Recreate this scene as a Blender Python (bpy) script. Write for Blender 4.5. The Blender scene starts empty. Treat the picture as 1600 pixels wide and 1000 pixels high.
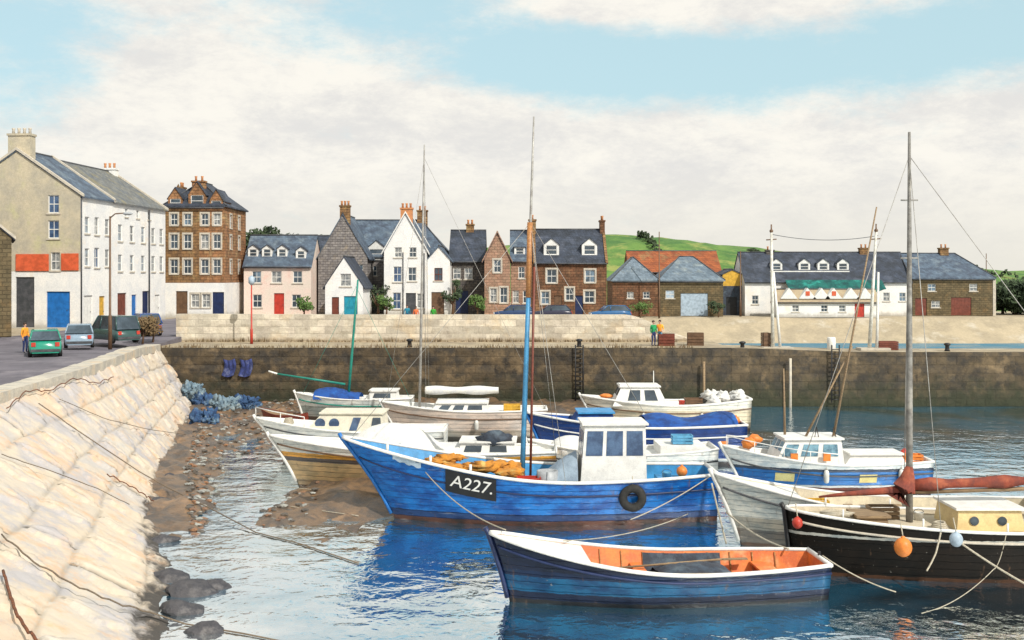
import bpy, bmesh, math, random
from mathutils import Vector, Matrix, noise as mn
R = random.Random(7)
PI = math.pi
# ---------------------------------------------------------------- camera, sky, sun, exposure
SC = bpy.context.scene
CAMZ, HOR, F = 8.7, 430.0, 1700.0
cam = bpy.data.cameras.new('camera'); co = bpy.data.objects.new('camera', cam)
SC.collection.objects.link(co); SC.camera = co
co.location = (0, 0, CAMZ); co.rotation_euler = (PI/2, 0, 0)
cam.sensor_width = 36; cam.lens = 36*F/1600; cam.shift_y = -(500-HOR)/1600
cam.clip_end = 6000; cam.clip_start = 0.1
SC.render.resolution_x = 1024; SC.render.resolution_y = 640
SC.view_settings.view_transform = 'Standard'; SC.view_settings.look = 'None'
SC.view_settings.exposure = 0.2; SC.view_settings.gamma = 1
SUN_EL, SUN_AZ = math.radians(42), math.radians(142)      # azimuth clockwise from +Y
sd = Vector((math.sin(SUN_AZ)*math.cos(SUN_EL), math.cos(SUN_AZ)*math.cos(SUN_EL), math.sin(SUN_EL)))
sl = bpy.data.lights.new('sun', 'SUN'); so = bpy.data.objects.new('sun', sl)
SC.collection.objects.link(so); sl.energy = 3.9; sl.angle = math.radians(0.6); sl.color = (1, 0.95, 0.86)
so.rotation_euler = (-sd).to_track_quat('-Z', 'Y').to_euler(); so.location = (30, -30, 60)

def sky_world():
    w = bpy.data.worlds.new('World'); SC.world = w; w.use_nodes = True
    nt = w.node_tree; N = nt.nodes; L = nt.links
    for n in list(N): N.remove(n)
    def node(t, **k):
        n = N.new(t)
        for a, b in k.items(): setattr(n, a, b)
        return n
    def m(op, a, b=None, c=None):
        n = node('ShaderNodeMath', operation=op)
        for i, v in enumerate((a, b, c)):
            if v is None: continue
            if isinstance(v, (int, float)): n.inputs[i].default_value = v
            else: L.new(v, n.inputs[i])
        return n.outputs[0]
    out = node('ShaderNodeOutputWorld'); bg = node('ShaderNodeBackground')
    L.new(bg.outputs[0], out.inputs[0])
    sky = node('ShaderNodeTexSky', sky_type='NISHITA'); sky.sun_disc = False
    sky.sun_elevation = SUN_EL; sky.sun_rotation = SUN_AZ; sky.air_density = 1.0; sky.dust_density = 1.5
    tc = node('ShaderNodeTexCoord'); sp = node('ShaderNodeSeparateXYZ'); L.new(tc.outputs['Generated'], sp.inputs[0])
    az = m('ARCTAN2', sp.outputs[0], sp.outputs[1]); el = m('ARCSINE', sp.outputs[2])
    cb = node('ShaderNodeCombineXYZ'); L.new(az, cb.inputs[0]); L.new(m('MULTIPLY', el, 2.2), cb.inputs[1])
    def nz(scale, det, rough, off=0.0, dist=0.0):
        mp = node('ShaderNodeVectorMath', operation='ADD'); L.new(cb.outputs[0], mp.inputs[0]); mp.inputs[1].default_value = (off, off*0.7, off*.3)
        n = node('ShaderNodeTexNoise'); L.new(mp.outputs[0], n.inputs['Vector'])
        n.inputs['Scale'].default_value = scale; n.inputs['Detail'].default_value = det
        n.inputs['Roughness'].default_value = rough; n.inputs['Distortion'].default_value = dist
        return n.outputs[0]
    big = nz(4.2, 8, 0.6, 3.1, .25); fine = nz(22, 8, 0.72, 9.0); fine2 = nz(70, 5, .75, 1.0)
    # patches of clear sky: direction and extent (radians), broken up by noise
    def gauss(a0, e0, sa, se, amp):
        a = m('DIVIDE', m('SUBTRACT', az, a0), sa); e = m('DIVIDE', m('SUBTRACT', el, e0), se)
        return m('MULTIPLY', m('EXPONENT', m('MULTIPLY', m('ADD', m('MULTIPLY', a, a), m('MULTIPLY', e, e)), -1.0)), amp)
    g = gauss(-0.09, 0.235, 0.16, 0.05, .85)
    for q in ((0.19, 0.185, 0.19, 0.03, .85), (-0.42, 0.20, 0.10, 0.06, .75), (0.42, 0.205, 0.2, 0.05, .8), (.02, .19, .08, .03, .5), (.10, .245, .12, .018, -.6), (-.24, .165, .16, .03, -.45), (-.15, .13, .05, .014, .22), (.2, .27, .2, .012, .0),
              (-.32, .27, .3, .02, .2)):
        g = m('ADD', g, gauss(*q))
    v = m('ADD', g, m('MULTIPLY', m('SUBTRACT', big, 0.5), 1.5))
    hi = m('MULTIPLY', m('MAXIMUM', m('SUBTRACT', el, 0.30), 0.0), 1.1)
    v = m('ADD', v, m('MINIMUM', hi, 0.35)); v = m('ADD', v, m('MULTIPLY', m('SUBTRACT', fine, .5), .9))
    cov = node('ShaderNodeMapRange', interpolation_type='SMOOTHSTEP'); L.new(v, cov.inputs[0])
    cov.inputs[1].default_value = .10; cov.inputs[2].default_value = .78
    def mixc(f, a, b):
        n = node('ShaderNodeMix', data_type='RGBA'); 
        if isinstance(f, (int, float)): n.inputs[0].default_value = f
        else: L.new(f, n.inputs[0])
        for i, c in ((6, a), (7, b)):
            if isinstance(c, tuple): n.inputs[i].default_value = (*c, 1)
            else: L.new(c, n.inputs[i])
        return n.outputs[2]
    sm = node('ShaderNodeVectorMath', operation='SCALE'); L.new(sky.outputs[0], sm.inputs[0]); sm.inputs['Scale'].default_value = 0.13
    blue = mixc(0.78, sm.outputs[0], (0.52, 0.735, 0.775))
    cr = node('ShaderNodeMapRange', interpolation_type='SMOOTHSTEP'); L.new(m('ADD', m('MULTIPLY', nz(9, 7, .65, 5.5, .3), .75), m('MULTIPLY', fine2, .25)), cr.inputs[0])
    cr.inputs[1].default_value = .36; cr.inputs[2].default_value = .62
    cloud = mixc(cr.outputs[0], (0.72, 0.71, 0.69), (0.89, 0.86, 0.79))
    low = node('ShaderNodeMapRange'); L.new(el, low.inputs[0]); low.inputs[1].default_value = 0.0; low.inputs[2].default_value = .10
    cloud = mixc(low.outputs[0], (0.76, 0.735, 0.66), cloud)
    col = mixc(cov.outputs[0], cloud, blue)
    L.new(col, bg.inputs[0]); bg.inputs[1].default_value = 0.96
sky_world()
# ---------------------------------------------------------------- helpers
COL = SC.collection
def W(px, py, Y): return Vector(((px-800)/F*Y, Y, CAMZ+(HOR-py)/F*Y))
def wx(px, Y): return (px-800)/F*Y
MATS = {}
def mat(name, c1, c2=None, c3=None, scale=2.0, rough=0.85, bump=0.25, bscale=None, metallic=0.0, aniso=None, courses=None, spec=.4, stain=None, coat=0):
    """procedural surface: up to three tints mixed by noise, small grain, optional stone courses or planks"""
    if name in MATS: return MATS[name]
    m = bpy.data.materials.new(name); m.use_nodes = True; MATS[name] = m
    nt = m.node_tree; N = nt.nodes; L = nt.links; b = N['Principled BSDF']
    tc = N.new('ShaderNodeTexCoord'); mp = N.new('ShaderNodeMapping'); L.new(tc.outputs['Object'], mp.inputs[0])
    if aniso: mp.inputs['Scale'].default_value = aniso
    c2 = c2 or tuple(x*0.75 for x in c1)
    def nz(s, d=6, r=.65):
        n = N.new('ShaderNodeTexNoise'); n.inputs['Scale'].default_value = s; n.inputs['Detail'].default_value = d
        n.inputs['Roughness'].default_value = r; L.new(mp.outputs[0], n.inputs['Vector']); return n.outputs[0]
    def mix(f, a, c, bt='MIX'):
        n = N.new('ShaderNodeMix'); n.data_type = 'RGBA'; n.blend_type = bt
        if isinstance(f, float): n.inputs[0].default_value = f
        else: L.new(f, n.inputs[0])
        for i, v in ((6, a), (7, c)):
            if isinstance(v, tuple): n.inputs[i].default_value = (*v, 1)
            else: L.new(v, n.inputs[i])
        return n.outputs[2]
    def mr(v, lo, hi):
        n = N.new('ShaderNodeMapRange'); n.interpolation_type = 'SMOOTHSTEP'; L.new(v, n.inputs[0])
        n.inputs[1].default_value = lo; n.inputs[2].default_value = hi; return n.outputs[0]
    col = mix(mr(nz(scale), .38, .62), c1, c2)
    if c3: col = mix(mr(nz(scale*.47+.13, 5), .52, .68), col, c3)
    g = nz(scale*9, 4, .8)
    col = mix(mr(g, .3, .7), mix(1.0, col, (.82, .82, .82), 'MULTIPLY'), col)
    hgt = nz(bscale or scale*5, 6, .7)
    if courses:
        bw, bh, mortar, dark = courses
        cx = N.new('ShaderNodeSeparateXYZ'); L.new(tc.outputs['Object'], cx.inputs[0])
        ad = N.new('ShaderNodeMath'); ad.operation = 'ADD'; L.new(cx.outputs[0], ad.inputs[0]); L.new(cx.outputs[1], ad.inputs[1])
        cm = N.new('ShaderNodeCombineXYZ'); L.new(ad.outputs[0], cm.inputs[0]); L.new(cx.outputs[2], cm.inputs[1])
        br = N.new('ShaderNodeTexBrick'); L.new(cm.outputs[0], br.inputs['Vector'])
        br.inputs['Scale'].default_value = 1; br.inputs['Brick Width'].default_value = bw; br.inputs['Row Height'].default_value = bh
        br.inputs['Mortar Size'].default_value = mortar; br.inputs['Mortar Smooth'].default_value = .4
        br.inputs['Color1'].default_value = (1, 1, 1, 1); br.inputs['Color2'].default_value = (.66, .66, .66, 1); br.inputs['Mortar'].default_value = (dark,)*3+(1,)
        col = mix(1.0, col, br.outputs[0], 'MULTIPLY')
        sb = N.new('ShaderNodeMath'); sb.operation = 'SUBTRACT'; L.new(hgt, sb.inputs[0]); L.new(br.outputs['Fac'], sb.inputs[1]); hgt = sb.outputs[0]
    if stain:   # weathering that starts at a height of the object and thins upwards
        z0, z1, sc_ = stain
        cx = N.new('ShaderNodeSeparateXYZ'); L.new(tc.outputs['Object'], cx.inputs[0])
        a = N.new('ShaderNodeMath'); a.operation = 'MULTIPLY_ADD'; L.new(nz(1.3, 6), a.inputs[0]); a.inputs[1].default_value = (z1-z0)*1.4; L.new(cx.outputs[2], a.inputs[2])
        s = mr(a.outputs[0], z0+(z1-z0)*.7, z1+(z1-z0)*.7)
        col = mix(s, sc_, col)
    L.new(col, b.inputs['Base Color']); b.inputs['Roughness'].default_value = rough; b.inputs['Metallic'].default_value = metallic
    b.inputs['Specular IOR Level'].default_value = spec; b.inputs['Coat Weight'].default_value = coat
    bp = N.new('ShaderNodeBump'); bp.inputs['Strength'].default_value = bump; bp.inputs['Distance'].default_value = .06
    L.new(hgt, bp.inputs['Height']); L.new(bp.outputs[0], b.inputs['Normal'])
    return m
def hullmat(name, bands, tint=.25, rough=.32, plank=.22, weather=(.55, .55, .52), spec=.5):
    """boat paint: horizontal bands given as (top height, colour), streaked and scuffed, with plank seams"""
    m = bpy.data.materials.new(name); m.use_nodes = True; MATS[name] = m
    nt = m.node_tree; N = nt.nodes; L = nt.links; b = N['Principled BSDF']
    tc = N.new('ShaderNodeTexCoord'); sp = N.new('ShaderNodeSeparateXYZ'); L.new(tc.outputs['Object'], sp.inputs[0])
    def nz(s, sc=(1, 1, 1), d=6):
        mp = N.new('ShaderNodeMapping'); mp.inputs['Scale'].default_value = sc; L.new(tc.outputs['Object'], mp.inputs[0])
        n = N.new('ShaderNodeTexNoise'); n.inputs['Scale'].default_value = s; n.inputs['Detail'].default_value = d; n.inputs['Roughness'].default_value = .7
        L.new(mp.outputs[0], n.inputs['Vector']); return n.outputs[0]
    wob = N.new('ShaderNodeMath'); wob.operation = 'MULTIPLY_ADD'; L.new(nz(3.0), wob.inputs[0]); wob.inputs[1].default_value = .10; L.new(sp.outputs[2], wob.inputs[2])
    mr = N.new('ShaderNodeMapRange'); L.new(wob.outputs[0], mr.inputs[0]); mr.inputs[1].default_value = -.95; mr.inputs[2].default_value = 4.05
    cr = N.new('ShaderNodeValToRGB'); cr.color_ramp.interpolation = 'CONSTANT'; L.new(mr.outputs[0], cr.inputs[0])
    e = cr.color_ramp.elements; e[0].position = 0; e[0].color = (*bands[0][1], 1)
    e.remove(e[1])
    for i in range(1, len(bands)):
        k = e.new((bands[i-1][0]+1)/5); k.color = (*bands[i][1], 1)
    def mix(f, a, c, bt='MIX'):
        n = N.new('ShaderNodeMix'); n.data_type = 'RGBA'; n.blend_type = bt
        if isinstance(f, float): n.inputs[0].default_value = f
        else: L.new(f, n.inputs[0])
        for i, v in ((6, a), (7, c)):
            if isinstance(v, tuple): n.inputs[i].default_value = (*v, 1)
            else: L.new(v, n.inputs[i])
        return n.outputs[2]
    def rng(v, lo, hi, a=0., c=1.):
        n = N.new('ShaderNodeMapRange'); n.interpolation_type = 'SMOOTHSTEP'; L.new(v, n.inputs[0]); n.inputs[1].default_value = lo; n.inputs[2].default_value = hi
        n.inputs[3].default_value = a; n.inputs[4].default_value = c; return n.outputs[0]
    dk = mix(1.0, cr.outputs[0], (1-tint*1.6, 1-tint*1.3, 1-tint), 'MULTIPLY')
    col = mix(rng(nz(1.1, (1, 1, 2.2)), .36, .62), dk, cr.outputs[0])
    col = mix(rng(nz(3.2, (.35, .35, 3)), .57, .72, 0, tint), col, mix(.5, cr.outputs[0], weather))
    col = mix(rng(nz(2.4, (1.6, 1.6, .22)), .60, .70, 0, .6), col, (.13, .075, .045)); col = mix(rng(nz(11, (1, 1, 1)), .66, .70, 0, .7), col, (.42, .40, .35))
    # seams
    sn = N.new('ShaderNodeMath'); sn.operation = 'FRACT'; dv = N.new('ShaderNodeMath'); dv.operation = 'DIVIDE'; L.new(wob.outputs[0], dv.inputs[0]); dv.inputs[1].default_value = plank
    L.new(dv.outputs[0], sn.inputs[0])
    seam = rng(sn.outputs[0], 0.0, .13)
    col = mix(seam, mix(1.0, col, (.55, .55, .58), 'MULTIPLY'), col)
    L.new(col, b.inputs['Base Color']); b.inputs['Roughness'].default_value = rough; b.inputs['Specular IOR Level'].default_value = spec
    ad = N.new('ShaderNodeMath'); ad.operation = 'MULTIPLY_ADD'; L.new(nz(9), ad.inputs[0]); ad.inputs[1].default_value = .35; L.new(seam, ad.inputs[2])
    bp = N.new('ShaderNodeBump'); bp.inputs['Strength'].default_value = .55; bp.inputs['Distance'].default_value = .035
    L.new(ad.outputs[0], bp.inputs['Height']); L.new(bp.outputs[0], b.inputs['Normal'])
    return m

def tag(o, label=None, cat=None, group=None, kind=None):
    if label: o['label'] = label
    if cat: o['category'] = cat
    if group: o['group'] = group
    if kind: o['kind'] = kind
    return o
def root(name, label, cat, loc, rz=0, group=None):
    o = bpy.data.objects.new(name, None); COL.objects.link(o); o.location = loc; o.rotation_euler = (0, 0, rz)
    o.empty_display_size = .2
    return tag(o, label, cat, group)
def ob(name, bm, mats, parent=None, smooth=False, label=None):
    me = bpy.data.meshes.new(name); bm.normal_update(); bm.to_mesh(me); bm.free()
    for m in (mats if isinstance(mats, (list, tuple)) else [mats]): me.materials.append(m)
    if smooth: me.polygons.foreach_set('use_smooth', [True]*len(me.polygons))
    o = bpy.data.objects.new(name, me); COL.objects.link(o)
    if parent: o.parent = parent
    if label: o['label'] = label
    return o
NB = bmesh.new
def bx(bm, x0, x1, y0, y1, z0, z1, mi=0):
    v = [bm.verts.new(p) for p in ((x0,y0,z0),(x1,y0,z0),(x1,y1,z0),(x0,y1,z0),(x0,y0,z1),(x1,y0,z1),(x1,y1,z1),(x0,y1,z1))]
    for f in ((3,2,1,0),(4,5,6,7),(0,1,5,4),(1,2,6,5),(2,3,7,6),(3,0,4,7)):
        bm.faces.new([v[i] for i in f]).material_index = mi
    return v
def prism(bm, pts, vec, mi=0):
    a = [bm.verts.new(p) for p in pts]; b = [bm.verts.new(Vector(p)+Vector(vec)) for p in pts]; n = len(a)
    bm.faces.new(a[::-1]).material_index = mi; bm.faces.new(b).material_index = mi
    for i in range(n): bm.faces.new((a[i], a[(i+1) % n], b[(i+1) % n], b[i])).material_index = mi
def tube(bm, pts, r, n=6, mi=0, cap=True, flat=1.0):
    pts = [Vector(p) for p in pts]; rs = r if isinstance(r, (list, tuple)) else [r]*len(pts); rings = []
    for i, p in enumerate(pts):
        d = (pts[min(i+1, len(pts)-1)]-pts[max(i-1, 0)]).normalized()
        up = Vector((0, 0, 1)) if abs(d.z) < .9 else Vector((1, 0, 0))
        a = d.cross(up).normalized(); b = a.cross(d)
        rings.append([bm.verts.new(p+(a*math.cos(2*PI*k/n+PI/n)+b*flat*math.sin(2*PI*k/n+PI/n))*rs[i]) for k in range(n)])
    for i in range(len(rings)-1):
        for k in range(n):
            f = bm.faces.new((rings[i][k], rings[i][(k+1) % n], rings[i+1][(k+1) % n], rings[i+1][k])); f.material_index = mi; f.smooth = True
    if cap:
        bm.faces.new(rings[0][::-1]).material_index = mi; bm.faces.new(rings[-1]).material_index = mi
def ball(bm, c, r, s=(1, 1, 1), u=10, v=7, mi=0, jit=0):
    o = bmesh.ops.create_uvsphere(bm, u_segments=u, v_segments=v, radius=r)
    for w in o['verts']:
        k = 1+jit*mn.noise(w.co*2.3/r+Vector(c)) if jit else 1
        w.co = Vector((w.co.x*s[0]*k, w.co.y*s[1]*k, w.co.z*s[2]*k))+Vector(c)
    for f in {f for w in o['verts'] for f in w.link_faces}: f.material_index = mi; f.smooth = True
def lathe(bm, prof, n=12, mi=0, c=(0, 0, 0)):
    rings = [[bm.verts.new((c[0]+r*math.cos(2*PI*k/n), c[1]+r*math.sin(2*PI*k/n), c[2]+z)) for k in range(n)] for r, z in prof]
    for i in range(len(rings)-1):
        for k in range(n):
            f = bm.faces.new((rings[i][k], rings[i][(k+1) % n], rings[i+1][(k+1) % n], rings[i+1][k])); f.material_index = mi; f.smooth = True
    bm.faces.new(rings[0][::-1]).material_index = mi; bm.faces.new(rings[-1]).material_index = mi
def sheet(fn, nu, nv, bm=None, mi=0, smooth=True):
    bm = bm or NB(); g = [[bm.verts.new(fn(i/nu, j/nv)) for j in range(nv+1)] for i in range(nu+1)]
    for i in range(nu):
        for j in range(nv):
            f = bm.faces.new((g[i][j], g[i+1][j], g[i+1][j+1], g[i][j+1])); f.material_index = mi; f.smooth = smooth
    return bm
def sm(a, b, x):
    t = max(0, min(1, (x-a)/(b-a))); return t*t*(3-2*t)
def lerp_tab(tab, x):
    if x <= tab[0][0]: return tab[0][1]
    for (a, p), (b, q) in zip(tab, tab[1:]):
        if x <= b: return p+(q-p)*(x-a)/(b-a)
    return tab[-1][1]
def fbm(x, y, z=0, o=4): return mn.fractal(Vector((x, y, z)), .8, 2.1, o)

# ---------------------------------------------------------------- materials
GL = mat('window_glass', (.03, .045, .06), (.07, .10, .13), scale=.6, rough=.12, bump=.05, spec=.8)
GLB = mat('blue_window_glass', (.08, .14, .25), (.04, .07, .14), scale=2, rough=.12, bump=.05, spec=.8)
WHITE = mat('white_paint', (.80, .79, .75), (.68, .67, .64), scale=3, rough=.6, bump=.1)
HARL = mat('white_harling', (.84, .82, .78), (.74, .74, .73), (.82, .75, .66), scale=.8, rough=.9, bump=.5, bscale=14, stain=(0, .8, (.42, .40, .36)))
CREAM = mat('cream_harling', (.54, .47, .34), (.42, .38, .30), (.50, .47, .28), scale=.5, rough=.95, bump=.5, bscale=12, stain=(0, 1.2, (.33, .31, .27)))
PINK = mat('pale_pink_harling', (.80, .64, .56), (.74, .64, .55), (.78, .54, .46), scale=.8, rough=.9, bump=.5, bscale=12)
GREYST = mat('grey_rubble_stone', (.36, .33, .31), (.24, .22, .22), (.40, .34, .27), scale=2.2, rough=.95, bump=.9, courses=(.55, .28, .03, .5))
DARKST = mat('dark_rubble_stone', (.17, .15, .13), (.10, .09, .09), (.24, .20, .16), scale=2.2, rough=.95, bump=.9, courses=(.5, .28, .03, .5))
BROWN = mat('brown_sandstone', (.36, .20, .085), (.21, .12, .06), (.40, .28, .13), scale=1.5, rough=.95, bump=.8, courses=(.6, .3, .03, .5))
ORSTONE = mat('orange_sandstone', (.46, .22, .10), (.27, .145, .07), (.48, .31, .15), scale=1.5, rough=.95, bump=.8, courses=(.6, .3, .03, .5))
REDST = mat('red_sandstone', (.25, .115, .06), (.145, .08, .045), (.30, .17, .09), scale=1.3, rough=.95, bump=.8, courses=(.6, .3, .03, .55))
SALMON = mat('salmon_sandstone', (.50, .29, .20), (.38, .25, .17), (.45, .24, .15), scale=1.5, rough=.95, bump=.7, courses=(.6, .3, .03, .6))
OLIVE = mat('olive_rubble_stone', (.20, .15, .08), (.14, .11, .06), (.25, .17, .08), scale=1.3, rough=.95, bump=.8, courses=(.6, .3, .03, .55))
MARGIN = mat('pale_dressed_stone', (.58, .52, .42), (.46, .42, .36), scale=3, rough=.9, bump=.3)
def slate(name, a, b, c=None): return mat(name, a, b, c, scale=.9, rough=.7, bump=.6, courses=(.35, .22, .015, .75), spec=.5)
SLB = slate('blue_slate', (.115, .165, .23), (.07, .095, .14), (.17, .22, .27))
SLD = slate('dark_slate', (.05, .065, .10), (.03, .038, .055), (.085, .10, .14))
SLG = slate('grey_lichen_slate', (.22, .22, .20), (.14, .155, .17), (.27, .24, .15))
SLP = slate('pale_blue_slate', (.20, .26, .32), (.13, .18, .23), (.27, .32, .34))
PANT = mat('orange_pantile', (.44, .13, .045), (.30, .09, .04), (.34, .18, .08), scale=.8, rough=.85, bump=.6, courses=(.3, .3, .02, .6))
POT = mat('clay_chimney_pot', (.58, .25, .09), (.45, .20, .1), scale=4, rough=.8)
LEAD = mat('dark_lead', (.05, .055, .06), (.09, .09, .10), scale=2, rough=.5)
def paint(name, c, rough=.45, **k): return mat(name, c, tuple(x*.72 for x in c), scale=2.5, rough=rough, bump=.12, **k)
REDP = paint('red_paint', (.55, .05, .03)); ORP = paint('orange_red_paint', (.72, .13, .05)); TEAL = paint('teal_paint', (.02, .30, .42))
BLUEP = paint('blue_paint', (.02, .17, .52)); YEL = paint('yellow_paint', (.72, .42, .05)); GREENP = paint('sea_green_paint', (.02, .26, .20))
NAVY = paint('navy_paint', (.015, .03, .10)); BLACK = paint('black_paint', (.018, .018, .02)); DRED = paint('dark_red_paint', (.19, .05, .03))
PALEB = paint('pale_blue_paint', (.42, .52, .62)); GREYP = paint('grey_paint', (.42, .44, .46)); BRNP = paint('brown_paint', (.16, .09, .05))
ORANGE = paint('orange_paint', (.80, .24, .04)); SKYB = paint('sky_blue_paint', (.05, .30, .62))
RUB = mat('black_rubber', (.02, .02, .02), (.035, .033, .03), scale=6, rough=.8, bump=.4)
ROPE = mat('pale_rope', (.55, .50, .40), (.42, .37, .28), scale=20, rough=.95, bump=.4)
ROPED = mat('tarred_rope', (.14, .11, .08), (.22, .17, .12), scale=20, rough=.95, bump=.4)
RUST = mat('rusty_chain', (.25, .09, .04), (.12, .06, .04), scale=20, rough=.9, bump=.5)
WOOD = mat('weathered_wood', (.33, .23, .13), (.22, .15, .09), scale=3, rough=.75, bump=.3, aniso=(1, 5, 5))
VARN = mat('varnished_wood', (.45, .21, .07), (.33, .14, .05), scale=3, rough=.35, bump=.2, aniso=(1, 6, 6))
DECK = mat('pale_deck_planks', (.62, .54, .40), (.50, .43, .32), scale=2, rough=.8, bump=.3, aniso=(.6, 5, 1))
GALV = mat('grey_spar_metal', (.42, .41, .38), (.28, .26, .24), scale=3, rough=.5, bump=.1, metallic=.3)
CANVW = mat('white_canvas', (.76, .74, .68), (.62, .62, .62), scale=2, rough=.9, bump=.5, bscale=6)
CANVB = mat('blue_canvas', (.015, .085, .34), (.012, .045, .18), (.03, .18, .50), scale=1.6, rough=.85, bump=.6, bscale=5)
CANVG = mat('grey_blue_canvas', (.30, .38, .46), (.23, .29, .36), scale=1.8, rough=.9, bump=.6, bscale=5)
CANVR = mat('tan_red_canvas', (.26, .055, .03), (.15, .04, .03), (.36, .10, .05), scale=2.5, rough=.85, bump=.6, bscale=6)
ORI = mat('orange_boat_interior', (.78, .22, .05), (.60, .15, .05), (.75, .36, .17), scale=2.2, rough=.55, bump=.2)
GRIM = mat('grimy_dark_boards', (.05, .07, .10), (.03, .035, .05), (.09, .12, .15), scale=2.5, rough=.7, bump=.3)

# ---------------------------------------------------------------- setting: water, mud, land, road, pier
def water_mat(deep=(.02, .16, .28), fac=.93):
    m = bpy.data.materials.new('harbour_water'); m.use_nodes = True
    N = m.node_tree.nodes; L = m.node_tree.links; b = N['Principled BSDF']
    tc = N.new('ShaderNodeTexCoord')
    def nz(s, sc, d=4, r=.55, dist=0):
        mp = N.new('ShaderNodeMapping'); mp.inputs['Scale'].default_value = sc; L.new(tc.outputs['Object'], mp.inputs[0])
        n = N.new('ShaderNodeTexNoise'); n.inputs['Scale'].default_value = s; n.inputs['Detail'].default_value = d; n.inputs['Roughness'].default_value = r
        n.inputs['Distortion'].default_value = dist; L.new(mp.outputs[0], n.inputs['Vector']); return n.outputs[0]
    mr = N.new('ShaderNodeMapRange'); mr.interpolation_type = 'SMOOTHSTEP'; L.new(nz(.22, (1, 1.4, 1), 6, .6, .5), mr.inputs[0]); mr.inputs[1].default_value = .38; mr.inputs[2].default_value = .62
    mx = N.new('ShaderNodeMix'); mx.data_type = 'RGBA'; L.new(mr.outputs[0], mx.inputs[0])
    mx.inputs[6].default_value = (.66, .76, .80, 1); mx.inputs[7].default_value = (.95, .97, .96, 1)
    L.new(mx.outputs[2], b.inputs['Base Color'])
    b.inputs['Roughness'].default_value = .06; b.inputs['IOR'].default_value = 1.33; b.inputs['Metallic'].default_value = 1.0
    a = N.new('ShaderNodeMath'); a.operation = 'MULTIPLY_ADD'; L.new(nz(2.6, (1, .8, 1), 3, .5, .6), a.inputs[0]); a.inputs[1].default_value = .35; L.new(nz(.9, (.8, 1, 1), 3, .5, .4), a.inputs[2])
    bp = N.new('ShaderNodeBump'); bp.inputs['Strength'].default_value = .55; bp.inputs['Distance'].default_value = .14
    L.new(a.outputs[0], bp.inputs['Height']); L.new(bp.outputs[0], b.inputs['Normal'])
    df = N.new('ShaderNodeBsdfDiffuse'); df.inputs[0].default_value = (*deep, 1); ms = N.new('ShaderNodeMixShader'); ms.inputs[0].default_value = fac
    wp = N.new('ShaderNodeMapRange'); wp.interpolation_type = 'SMOOTHSTEP'; L.new(nz(.09, (1, 1.3, 1), 5, .6, .6), wp.inputs[0]); wp.inputs[1].default_value = .42; wp.inputs[2].default_value = .6; wp.inputs[3].default_value = fac-.13; wp.inputs[4].default_value = min(1, fac+.04); L.new(wp.outputs[0], ms.inputs[0])
    L.new(df.outputs[0], ms.inputs[1]); L.new(b.outputs[0], ms.inputs[2]); L.new(ms.outputs[0], N['Material Output'].inputs[0])
    return m
bm = NB(); v = [bm.verts.new(p) for p in ((-3000, -600, 0), (3000, -600, 0), (3000, 75, 0), (-3000, 75, 0))]; bm.faces.new(v)
tag(ob('water', bm, water_mat()), 'rippled harbour water reflecting pale sky', 'water', kind='structure')
bm = NB(); v = [bm.verts.new(p) for p in ((-3000, 75, 0), (3000, 75, 0), (3000, 5000, 0), (-3000, 5000, 0))]; bm.faces.new(v)
tag(ob('outer_basin_water', bm, water_mat((.01, .16, .27), .35)), 'deeper blue strip of water behind the pier', 'water', kind='structure')

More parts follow.
